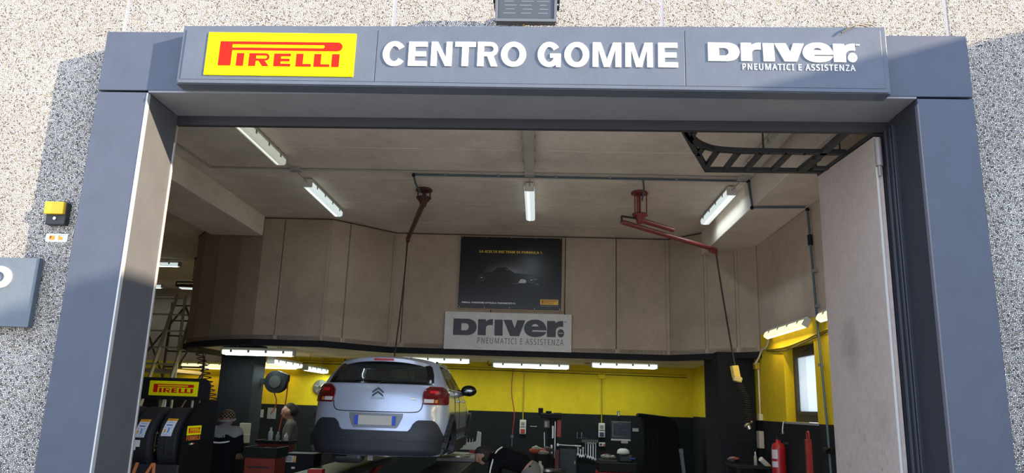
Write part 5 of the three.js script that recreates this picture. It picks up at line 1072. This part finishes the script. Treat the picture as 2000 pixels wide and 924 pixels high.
// wheel balancer with screen
{
  const t = thing('wheel_balancer', 'wheel balancer with a grey screen, white cap and red base before the back wall', 'wheel balancer', [1.58, 0, -9.6]);
  obj('base_body', bb(-0.46, 0.25, 0, 0.63, -0.35, 0.3, 0.02), M.red, t);
  obj('work_top', bb(-0.46, 0.265, 0.63, 0.80, -0.35, 0.32, 0.02), M.black, t);
  obj('screen_mast', rod(V(0.0, 0.8, -0.1), V(0.0, 1.25, -0.1), 0.025, 12), M.black, t);
  obj('screen', bx(0.38, 0.32, 0.05, 0, 1.375, -0.03, 0.012), mat([0.020, 0.022, 0.025], 0.4), t);
  obj('screen_glass', bx(0.33, 0.25, 0.004, 0, 1.385, -0.003), mat([0.045, 0.055, 0.07], 0.12), t);
  panelPrint('screen_image', 0.31, 0.23, canvasTex(160, 120, (k) => { k.fillStyle = '#2c3340'; k.fillRect(0, 0, 160, 120); k.strokeStyle = '#4a5462'; k.lineWidth = 7; k.beginPath(); k.arc(48, 62, 24, 0.9, 5.4); k.stroke(); k.fillStyle = '#465060'; k.fillRect(96, 52, 16, 20); k.fillRect(118, 52, 16, 20); k.fillRect(50, 10, 70, 8); }), t, (m) => m.position.set(0, 1.385, 0.0));
  obj('screen_shelf', bx(0.37, 0.03, 0.06, -0.01, 1.195, 0.0, 0.006), M.offWhite, t);
  obj('screen_keys', [bx(0.13, 0.05, 0.04, 0.06, 1.16, 0.0, 0.006)], M.offWhite, t);
  obj('shaft_housing', [bb(-0.05, 0.2, 0.8, 0.93, -0.1, 0.15, 0.03)], mat([0.02, 0.024, 0.032], 0.5), t);
  obj('white_cap', at(lathe([[0, 0.1], [0.06, 0.098], [0.105, 0.07], [0.12, 0.02], [0.12, 0], [0, 0]], 24), 0.03, 0.945, 0.05), M.offWhite, t);
  obj('cap_foot', bx(0.13, 0.03, 0.05, 0.03, 0.935, 0.06, 0.008), M.offWhite, t);
  obj('weight_tray', bb(-0.42, -0.1, 0.80, 0.84, -0.2, 0.25, 0.01), M.darkSteel, t);
  obj('blue_strip', bb(0.13, 0.24, 0.86, 0.885, 0.1, 0.16, 0.006), mat([0.02, 0.10, 0.45], 0.5), t);
}
{
  const t = thing('small_scanner', 'small white handset clipped above the balancer screen', 'handset', [1.53, 1.535, -9.62]);
  obj('clip_stem', rod(V(0, 0, 0), V(0, 0.09, 0), 0.012), M.black, t);
  obj('handset', bx(0.05, 0.11, 0.03, 0, 0.135, 0, 0.008), M.black, t);
  obj('display', bx(0.03, 0.075, 0.004, 0, 0.14, 0.016), M.white, t);
}
ragHeap('orange and grey balance weights heaped on the weight tray', 1.33, 0.842, -9.5, [[0.4, 0.07, 0.03], [0.3, 0.29, 0.27], [0.06, 0.06, 0.05], [0.36, 0.33, 0.26]], 0.11, 9, 'weights');
{
  const t = thing('wheel_hood', 'big black plastic wheel hood of the balancer, right of the screen', 'hood', [2.22, 0, -9.45]);
  const s = new THREE.Shape(); s.moveTo(-0.30, 0.55); s.lineTo(0.36, 0.55); s.lineTo(0.40, 1.2); s.bezierCurveTo(0.40, 1.5, 0.33, 1.62, 0.2, 1.655); s.lineTo(-0.30, 1.70); s.absarc(-0.325, 1.66, 0.04, Math.PI / 2, Math.PI); s.lineTo(-0.365, 1.63); s.lineTo(-0.27, 1.625); s.lineTo(-0.26, 1.1); s.lineTo(-0.30, 0.55);
  obj('shell', ext(s, 0.30, 0.02).translate(0, 0, -0.15), mat([0.006, 0.0065, 0.006], 0.8, 0, { specularIntensity: 0.35 }), t);
  for (const x of [-0.12, -0.02, 0.1]) obj('rib', tube([V(x, 0.7, 0.15), V(x + 0.03, 1.1, 0.152), V(x + 0.01, 1.5, 0.15)], 0.012, 16), mat([0.009, 0.0095, 0.008], 0.6, 0, { specularIntensity: 0.4 }), t);
  obj('pivot_post', bb(-0.3, 0.3, 0, 0.55, -0.2, 0.2), M.black, t);
}
{
  const t = thing('grey_lever', 'light grey steel lever bar leaning right of the wheel hood', 'lever', [2.68, 0, -9.2]);
  obj('bar', bar(V(0.06, 0.02, 0), V(-0.06, 1.07, 0), 0.06, 0.05), mat([0.22, 0.22, 0.22], 0.5, 0.3), t);
  obj('end_cap', bar(V(-0.055, 1.02, 0), V(-0.062, 1.09, 0), 0.07, 0.06), M.grey, t);
}
// ---------- right corner ----------
{
  const t = thing('corner_bench', 'small black bench with odds and ends by the right wall', 'bench', [2.78, 0, -5.45]);
  obj('top', bb(-0.2, 0.26, 1.06, 1.10, -0.3, 0.35, 0.006), M.black, t);
  for (const x of [-0.17, 0.22]) for (const z of [-0.26, 0.3]) obj('leg', bb(x - 0.02, x + 0.02, 0, 1.06, z - 0.02, z + 0.02), M.black, t);
  obj('back_rack', [bb(-0.02, 0.0, 1.1, 1.45, -0.28, -0.26), bb(0.1, 0.12, 1.1, 1.45, -0.28, -0.26), bb(-0.06, 0.16, 1.38, 1.41, -0.28, -0.2)], M.black, t);
}
{
  const t = thing('wall_phone_box', 'flat cream box hung on the wall under the pale switch', 'box', [3.07, 1.41, -5.72]);
  obj('case', bx(0.07, 0.23, 0.13, 0, 0, 0, 0.008), mat([0.42, 0.37, 0.30], 0.6), t);
  obj('lid_line', bx(0.002, 0.008, 0.12, -0.036, 0.04, 0), M.grey, t);
}
ragHeap('red gun and dark parts on the small black bench', 2.70, 1.10, -5.5, [[0.28, 0.05, 0.04], [0.02, 0.02, 0.02], [0.25, 0.2, 0.18]], 0.12, 5, 'tools');
bottle('clear slim bottle on the small black bench', 2.86, 1.10, -5.25, 0.022, 0.17, [0.30, 0.30, 0.29]);
{
  const t = thing('spray_can', 'white and yellow can lying tilted on the small black bench', 'can', [2.93, 1.132, -5.12]);
  obj('can', at(cyl(0.032, 0.13, 0, 0, 0, 16), 0, 0.02, 0, 0.4, 0, 0.9), mat([0.6, 0.6, 0.55], 0.4), t);
  obj('can_cap', at(cyl(0.03, 0.04, 0, -0.085, 0, 16), 0, 0.02, 0, 0.4, 0, 0.9), mat([0.7, 0.45, 0.02], 0.4), t);
}
{
  const t = thing('fire_extinguisher', 'red fire extinguisher with white labels hung on the right wall', 'extinguisher', [3.0, 0.98, -4.72]);
  obj('cylinder', lathe([[0, 0], [0.075, 0], [0.085, 0.02], [0.085, 0.36], [0.07, 0.41], [0.03, 0.44], [0.025, 0.47], [0, 0.47]], 24), mat([0.36, 0.012, 0.018], 0.35), t);
  obj('valve', [cyl(0.022, 0.05, 0, 0.485, 0, 12), bx(0.02, 0.03, 0.03, 0, 0.51, 0)], M.black, t);
  obj('lever', [bar(V(0, 0.53, -0.02), V(0, 0.55, 0.12), 0.02, 0.012)], M.black, t);
  obj('squeeze_grip', bar(V(0, 0.50, 0), V(0, 0.49, 0.11), 0.02, 0.012), M.black, t);
  obj('discharge_hose', tube([V(0, 0.49, -0.02), V(0.02, 0.42, -0.1), V(0.03, 0.25, -0.115), V(0.03, 0.1, -0.11)], 0.012, 20), M.rubber, t);
  for (const [y0, y1] of [[0.24, 0.35], [0.14, 0.21]]) obj('label', new THREE.CylinderGeometry(0.0862, 0.0862, y1 - y0, 10, 1, true, -Math.PI / 2 + 0.1, 1.05).translate(0, (y0 + y1) / 2, 0), mat([0.6, 0.52, 0.55], 0.6, 0, { side: THREE.DoubleSide }), t);
  obj('wall_hook', bx(0.06, 0.03, 0.05, 0.095, 0.43, 0), M.darkSteel, t);
}
{
  const t = thing('wall_tap', 'thin pale pipe stub on the black wall above the extinguisher', 'pipe', [3.09, 1.58, -4.75]);
  obj('stub', tube([V(0, 0.09, 0), V(-0.01, 0.04, 0), V(-0.02, -0.02, 0.01), V(-0.02, -0.06, 0.01)], 0.010, 12), M.alu, t);
  obj('nut', cyl(0.016, 0.02, -0.02, -0.05, 0.01, 6), M.grey, t);
}
{
  const t = thing('trolley_jack', 'red long-handled trolley jack leaning against the right wall', 'jack', [2.95, 0, -3.5]);
  obj('handle', [bb(-0.03, 0.03, 0.05, 1.50, -0.035, 0.03, 0.008)], mat([0.30, 0.025, 0.018], 0.5), t);
  obj('handle_bow', tube([V(0, 1.48, -0.03), V(0, 1.56, -0.03), V(0, 1.58, 0), V(0, 1.56, 0.03), V(0, 1.48, 0.03)], 0.012, 20), mat([0.25, 0.022, 0.018], 0.5), t);
  obj('frame', bb(-0.12, 0.12, 0.02, 0.14, -0.25, 0.3, 0.02), mat([0.30, 0.025, 0.018], 0.5), t);
  for (const x of [-0.1, 0.1]) obj('wheel', cyl(0.05, 0.04, 0, 0, 0, 16).rotateZ(Math.PI / 2).translate(x, 0.05, 0.24), M.black, t);
  obj('grip_bar', rod(V(-0.25, 1.06, 0.1), V(0.02, 1.06, -0.25), 0.014), M.black, t);
}
// ---------- people ----------
// bones: [ax,ay,az, ra, bx,by,bz, rb]; tapered capsules joined with a smooth minimum, meshed by marching cubes
function blob(bones, cell = 0.014, k = 0.03, flat = null) {
  let lo = V(9, 9, 9), hi = V(-9, -9, -9);
  for (const b of bones) { lo.min(V(b[0] - b[3], b[1] - b[3], b[2] - b[3])).min(V(b[4] - b[7], b[5] - b[7], b[6] - b[7])); hi.max(V(b[0] + b[3], b[1] + b[3], b[2] + b[3])).max(V(b[4] + b[7], b[5] + b[7], b[6] + b[7])); }
  lo.subScalar(0.05); hi.addScalar(0.05);
  const size = hi.clone().sub(lo), n = Math.min(130, Math.max(24, Math.ceil(Math.max(size.x, size.y, size.z) / cell)));
  const mc = new MarchingCubes(n, M.skin, false, false, 120000); mc.isolation = 0;
  const half = n / 2, f = mc.field;
  const pre = bones.map((b) => { const dx = b[4] - b[0], dy = b[5] - b[1], dz = b[6] - b[2]; return [b[0], b[1], b[2], dx, dy, dz, 1 / (dx * dx + dy * dy + dz * dz + 1e-9), b[3], b[7] - b[3]]; });
  for (let z = 0, i = 0; z < n; z++) for (let y = 0; y < n; y++) for (let x = 0; x < n; x++, i++) {
    const px = lo.x + ((x - half) / half * 0.5 + 0.5) * size.x, py = lo.y + ((y - half) / half * 0.5 + 0.5) * size.y, pz = lo.z + ((z - half) / half * 0.5 + 0.5) * size.z;
    let d = 9;
    for (const q of pre) {
      const ex = px - q[0], ey = py - q[1], ez = pz - q[2]; let t = (ex * q[3] + ey * q[4] + ez * q[5]) * q[6]; t = t < 0 ? 0 : t > 1 ? 1 : t;
      const rx = ex - q[3] * t, ry = ey - q[4] * t, rz = ez - q[5] * t, e = Math.sqrt(rx * rx + ry * ry + rz * rz) - q[7] - q[8] * t;
      const h = Math.max(0, k - Math.abs(d - e)) / k; d = Math.min(d, e) - h * h * k * 0.25;
    }
    f[i] = -d;
  }
  mc.update();
  const g = new THREE.BufferGeometry(), P = new Float32Array(mc.count * 3);
  for (let i = 0; i < mc.count; i++) { P[3 * i] = lo.x + (mc.positionArray[3 * i] * 0.5 + 0.5) * size.x; P[3 * i + 1] = lo.y + (mc.positionArray[3 * i + 1] * 0.5 + 0.5) * size.y; P[3 * i + 2] = lo.z + (mc.positionArray[3 * i + 2] * 0.5 + 0.5) * size.z; }
  g.setAttribute('position', new THREE.BufferAttribute(P, 3));
  const w = mergeVertices(g, 1e-4); w.computeVertexNormals(); mc.geometry.dispose();
  return w;
}
const seg = (a, ra, b, rb) => [...a, ra, ...b, rb];
const grow = (bones, r) => bones.map((b) => { const c = b.slice(); c[3] += r; c[7] += r; return c; });
// a hand: palm, four fingers of their own length, thumb from the side of the palm. wrist w, direction d, spread axis s, palm normal n
function hand(w, d, s, n, side = 1) {
  const A = (a, b, c) => [w[0] + d[0] * a + s[0] * b + n[0] * c, w[1] + d[1] * a + s[1] * b + n[1] * c, w[2] + d[2] * a + s[2] * b + n[2] * c], out = [];
  out.push(seg(A(0, 0, 0), 0.026, A(0.05, -0.016, 0), 0.022), seg(A(0, 0, 0), 0.026, A(0.05, 0.016, 0), 0.022));
  [[-0.027, 0.062], [-0.009, 0.075], [0.009, 0.07], [0.027, 0.054]].forEach(([o, l]) => { out.push(seg(A(0.07, o, 0), 0.010, A(0.07 + l * 0.5, o * 1.1, 0.008), 0.009)); out.push(seg(A(0.07 + l * 0.5, o * 1.1, 0.008), 0.009, A(0.07 + l * 0.85, o * 1.1, 0.032), 0.008)); });
  out.push(seg(A(0.02, -0.02 * side, 0.004), 0.014, A(0.05, -0.055 * side, 0.018), 0.010), seg(A(0.05, -0.055 * side, 0.018), 0.010, A(0.078, -0.058 * side, 0.034), 0.009));
  return out;
}
function headBones(c, f, u) {   // centre c, facing f, up u
  const r = [f[1] * u[2] - f[2] * u[1], f[2] * u[0] - f[0] * u[2], f[0] * u[1] - f[1] * u[0]];
  const A = (a, b, d) => [0, 1, 2].map((i) => c[i] + f[i] * a + u[i] * b + r[i] * d);
  return [seg(A(-0.02, 0.03, 0), 0.085, A(0.01, 0.02, 0), 0.085), seg(A(0.02, -0.03, 0), 0.068, A(0.045, -0.075, 0), 0.042), seg(A(0.085, 0.02, 0), 0.012, A(0.108, -0.015, 0), 0.014),
    seg(A(0.0, 0.0, 0.085), 0.014, A(-0.005, -0.03, 0.084), 0.010), seg(A(0.0, 0.0, -0.085), 0.014, A(-0.005, -0.03, -0.084), 0.010), seg(A(0.075, 0.035, 0.03), 0.014, A(0.075, 0.035, -0.03), 0.014), seg(A(0.075, -0.052, 0.018), 0.010, A(0.075, -0.052, -0.018), 0.010)];
}
function face(parent, c, f, u) {
  const r = [f[1] * u[2] - f[2] * u[1], f[2] * u[0] - f[0] * u[2], f[0] * u[1] - f[1] * u[0]], A = (a, b, d) => V(...[0, 1, 2].map((i) => c[i] + f[i] * a + u[i] * b + r[i] * d));
  for (const s of [-1, 1]) { const p = A(0.088, 0.012, s * 0.033); obj('eye', new THREE.SphereGeometry(0.011, 10, 8).translate(p.x, p.y, p.z), M.white, parent); }
}
function person(label, pos, turn, d) {
  const t = thing('person', label, 'person', pos, turn);
  obj('body', blob([...d.torso, ...d.arms, ...d.legs, ...d.head, ...d.neck], 0.0135, 0.035), M.skin, t);
  const hands = d.hands ? obj('hands', blob(d.hands, 0.004, 0.008), M.skin, t) : null;
  obj('upper_garment', blob(grow([...d.torso, ...d.sleeves], 0.016), 0.0135, 0.04), d.topMat, t);
  obj('trousers', blob(grow([...d.hips, ...d.legs.map((b) => b)], 0.016), 0.0135, 0.04), d.legMat, t);
  return t;
}
const darkCloth = mat([0.006, 0.0065, 0.008], 0.95, 0, { specularIntensity: 0.2 }), greyCloth = mat([0.16, 0.15, 0.14], 0.85), shoeMat = mat([0.012, 0.012, 0.012], 0.6), hair = mat([0.022, 0.016, 0.012], 0.8);
function shoes(t, pts) { for (const [x, z, a] of pts) obj('shoe', at(bx(0.10, 0.09, 0.27, 0, 0.045, 0.05, 0.03), x, 0, z, 0, a), shoeMat, t); }
// mechanic with a patterned cap, back to us, stooping over his work
{
  const F = [0, -0.35, -0.94], U = [0, 0.94, -0.35], H = [0, 1.475, -0.15];
  const torso = [seg([-0.08, 0.92, 0], 0.11, [0.08, 0.92, 0], 0.11), seg([-0.07, 1.0, 0], 0.11, [-0.09, 1.2, -0.03], 0.115), seg([0.07, 1.0, 0], 0.11, [0.09, 1.2, -0.03], 0.115), seg([-0.15, 1.275, -0.05], 0.075, [0.15, 1.275, -0.05], 0.075)];
  const sl = [seg([-0.18, 1.28, -0.05], 0.065, [-0.235, 1.08, -0.02], 0.05), seg([0.18, 1.28, -0.05], 0.065, [0.235, 1.10, -0.02], 0.05)];
  const arms = [...sl, seg([-0.235, 1.08, -0.02], 0.042, [-0.19, 1.0, -0.24], 0.03), seg([0.235, 1.10, -0.02], 0.042, [0.17, 1.0, -0.24], 0.03)];
  const legs = [seg([-0.09, 0.88, 0], 0.095, [-0.10, 0.48, -0.05], 0.065), seg([-0.10, 0.48, -0.05], 0.062, [-0.10, 0.09, 0.02], 0.042), seg([0.09, 0.88, 0], 0.095, [0.10, 0.48, -0.05], 0.065), seg([0.10, 0.48, -0.05], 0.062, [0.10, 0.09, 0.02], 0.042)];
  const d = { torso, sleeves: sl, arms, legs, hips: [seg([-0.07, 0.88, 0], 0.115, [0.07, 0.88, 0], 0.115)], neck: [seg([0, 1.30, -0.06], 0.055, [0, 1.42, -0.12], 0.05)], head: headBones(H, F, U), topMat: darkCloth, legMat: darkCloth,
    hands: [...hand([-0.19, 1.0, -0.24], [0.25, -0.2, -0.94], [1, 0, 0.25], [0, -1, 0.2], 1), ...hand([0.17, 1.0, -0.24], [-0.25, -0.2, -0.94], [1, 0, -0.25], [0, -1, 0.2], -1)] };
  const t = person('mechanic seen from behind in black jacket with grey yoke and patterned cap', [-4.17, 0, -5.0], 0.05, d);
  face(t, H, F, U);
  obj('jacket_yoke', blob(grow([seg([-0.17, 1.285, -0.045], 0.074, [0.17, 1.285, -0.045], 0.074), seg([-0.12, 1.255, -0.028], 0.085, [0.12, 1.255, -0.028], 0.085), seg([0, 1.30, -0.06], 0.05, [0, 1.36, -0.09], 0.05)], 0.021), 0.012, 0.04), mat([0.20, 0.20, 0.205], 0.8), t);
  obj('white_piping', tube([V(-0.215, 1.23, 0.0), V(-0.12, 1.185, 0.095), V(0, 1.17, 0.112), V(0.12, 1.185, 0.095), V(0.215, 1.23, 0.0)], 0.010, 30), M.white, t);
  obj('back_print', textGeo(fontBold, 'DRIVER', 0.16, 0.026, 0.002, 0.1).translate(-0.08, 1.235, 0.092), mat([0.30, 0.32, 0.36], 0.7), t);
  const capTex = canvasTex(256, 128, (k) => { k.fillStyle = '#171310'; k.fillRect(0, 0, 256, 128); k.fillStyle = '#e6b878'; for (let j = 0; j < 9; j++) for (let i = 0; i < 14; i++) { k.beginPath(); k.moveTo(i * 20 + (j % 2) * 10, j * 15); k.lineTo(i * 20 + 12 + (j % 2) * 10, j * 15 + 4); k.lineTo(i * 20 + 2 + (j % 2) * 10, j * 15 + 8); k.closePath(); k.fill(); } });
  const cap = obj('cap', new THREE.SphereGeometry(0.108, 28, 16, 0, Math.PI * 2, 0, Math.PI * 0.56).scale(0.95, 1.0, 1.05).rotateX(-0.12).translate(H[0], H[1] + 0.012, H[2] + 0.012), mat(0xffffff, 0.8, 0, { map: capTex }), t, true);
  obj('cap_band', new THREE.TorusGeometry(0.108, 0.014, 8, 28).rotateX(Math.PI / 2 + 0.12).scale(0.96, 1.2, 1.05).translate(H[0], H[1] - 0.018, H[2] + 0.018), mat([0.22, 0.21, 0.20], 0.8), t);
  shoes(t, [[-0.10, -0.05, Math.PI], [0.10, -0.05, Math.PI]]);
}
// man standing by the back bench, turned left
{
  const F = [0, -0.2, 0.98], U = [0, 0.98, 0.2], H = [0, 1.555, 0.05];
  const torso = [seg([-0.08, 0.95, 0], 0.10, [0.08, 0.95, 0], 0.10), seg([-0.07, 1.05, 0], 0.10, [-0.09, 1.25, 0], 0.105), seg([0.07, 1.05, 0], 0.10, [0.09, 1.25, 0], 0.105), seg([-0.15, 1.345, 0], 0.07, [0.15, 1.345, 0], 0.07)];
  const sl = [seg([-0.18, 1.34, 0], 0.06, [-0.23, 1.08, 0.03], 0.047), seg([0.18, 1.34, 0], 0.06, [0.23, 1.08, 0.03], 0.047)];
  const arms = [...sl, seg([-0.23, 1.08, 0.03], 0.04, [-0.17, 1.02, 0.26], 0.028), seg([0.23, 1.08, 0.03], 0.04, [0.17, 1.02, 0.26], 0.028)];
  const legs = [seg([-0.09, 0.9, 0], 0.09, [-0.10, 0.49, 0.02], 0.062), seg([-0.10, 0.49, 0.02], 0.06, [-0.10, 0.09, 0], 0.04), seg([0.09, 0.9, 0], 0.09, [0.10, 0.49, 0.02], 0.062), seg([0.10, 0.49, 0.02], 0.06, [0.10, 0.09, 0], 0.04)];
  const d = { torso, sleeves: sl, arms, legs, hips: [seg([-0.07, 0.9, 0], 0.11, [0.07, 0.9, 0], 0.11)], neck: [seg([0, 1.38, 0], 0.055, [0, 1.48, 0.03], 0.05)], head: headBones(H, F, U), topMat: mat([0.10, 0.085, 0.07], 0.85), legMat: darkCloth,
    hands: [...hand([-0.17, 1.02, 0.26], [0.2, -0.1, 0.97], [1, 0, -0.2], [0, -1, 0], 1), ...hand([0.17, 1.02, 0.26], [-0.2, -0.1, 0.97], [1, 0, 0.2], [0, -1, 0], -1)] };
  const t = person('man in a grey-brown shirt and dark vest standing far behind the trolleys', [-4.0, 0, -7.25], -1.2, d);
  face(t, H, F, U);
  obj('vest', blob(grow([seg([-0.07, 1.0, 0.0], 0.10, [-0.07, 1.28, 0.01], 0.10), seg([-0.14, 1.3, 0.01], 0.07, [0.02, 1.34, 0.0], 0.072)], 0.024), 0.013, 0.04), darkCloth, t);
  obj('hair', blob([seg([0, 1.61, 0.025], 0.088, [0, 1.575, -0.02], 0.096)], 0.008, 0.02), hair, t);
  shoes(t, [[-0.10, 0.02, 0], [0.10, 0.02, 0]]);
}
// mechanic bent double beside the lift
{
  const F = [-0.75, -0.6, 0.25], U = [-0.55, 0.8, 0.05], H = [-0.66, 1.06, 0.06];
  const torso = [seg([0.0, 0.90, -0.08], 0.12, [0.0, 0.90, 0.08], 0.12), seg([-0.1, 0.97, -0.06], 0.12, [-0.34, 1.035, -0.08], 0.125), seg([-0.1, 0.97, 0.06], 0.12, [-0.34, 1.035, 0.08], 0.125), seg([-0.44, 1.03, -0.15], 0.08, [-0.44, 1.03, 0.15], 0.08)];
  const sl = [seg([-0.46, 1.02, -0.18], 0.065, [-0.46, 0.80, -0.22], 0.052), seg([-0.46, 1.02, 0.18], 0.07, [-0.50, 0.78, 0.22], 0.055)];
  const arms = [...sl, seg([-0.46, 0.80, -0.22], 0.042, [-0.52, 0.56, -0.14], 0.03), seg([-0.50, 0.78, 0.22], 0.042, [-0.56, 0.55, 0.14], 0.03)];
  const legs = [seg([0.03, 0.86, -0.09], 0.10, [-0.08, 0.47, -0.11], 0.068), seg([-0.08, 0.47, -0.11], 0.065, [0.0, 0.09, -0.11], 0.042), seg([0.03, 0.86, 0.09], 0.10, [-0.08, 0.47, 0.11], 0.068), seg([-0.08, 0.47, 0.11], 0.065, [0.0, 0.09, 0.11], 0.042)];
  const d = { torso: torso.slice(1).concat([seg([-0.04, 0.93, -0.07], 0.115, [-0.04, 0.93, 0.07], 0.115)]), sleeves: sl, arms, legs, hips: [seg([0.035, 0.865, -0.07], 0.125, [0.035, 0.865, 0.07], 0.125)], neck: [seg([-0.48, 1.05, 0], 0.06, [-0.58, 1.06, 0.03], 0.052)], head: headBones(H, F, U), topMat: darkCloth, legMat: greyCloth,
    hands: [...hand([-0.52, 0.56, -0.14], [-0.1, -0.97, 0.2], [0, 0.2, 0.98], [-1, 0, 0], 1), ...hand([-0.56, 0.55, 0.14], [-0.1, -0.97, -0.2], [0, -0.2, 0.98], [-1, 0, 0], -1)] };
  d.torso = torso;
  // shirt ends short of the waist, so a strip of back shows
  const t = thing('person', 'mechanic in black shirt and grey trousers bent double beside the lift', 'person', [-0.12, 0, -6.0], 0);
  obj('body', blob([...torso, ...arms, ...legs, ...d.head, ...d.neck], 0.0135, 0.035), M.skin, t);
  obj('hands', blob(d.hands, 0.004, 0.008), M.skin, t);
  obj('upper_garment', blob(grow([seg([-0.085, 0.965, -0.06], 0.118, [-0.34, 1.035, -0.08], 0.125), seg([-0.085, 0.965, 0.06], 0.118, [-0.34, 1.035, 0.08], 0.125), torso[3], ...sl], 0.018), 0.0135, 0.04), darkCloth, t);
  obj('trousers', blob(grow([...d.hips, ...legs], 0.018), 0.0135, 0.04), greyCloth, t);
  obj('belt_loop', bx(0.03, 0.05, 0.02, 0.02, 0.93, 0.19), darkCloth, t);
  obj('white_stripe', tube([V(-0.38, 1.185, 0.12), V(-0.45, 1.13, 0.20), V(-0.50, 1.0, 0.262), V(-0.53, 0.85, 0.29), V(-0.53, 0.76, 0.28)], 0.011, 30), M.white, t);
  obj('hair', blob([seg([-0.665, 1.095, 0.055], 0.090, [-0.615, 1.085, 0.055], 0.094), seg([-0.69, 1.10, 0.06], 0.078, [-0.63, 1.05, 0.06], 0.09)], 0.008, 0.02), hair, t);
  face(t, H, F, U);
  shoes(t, [[-0.02, -0.11, -Math.PI / 2], [-0.02, 0.11, -Math.PI / 2]]);
}
renderer.render(scene, camera);
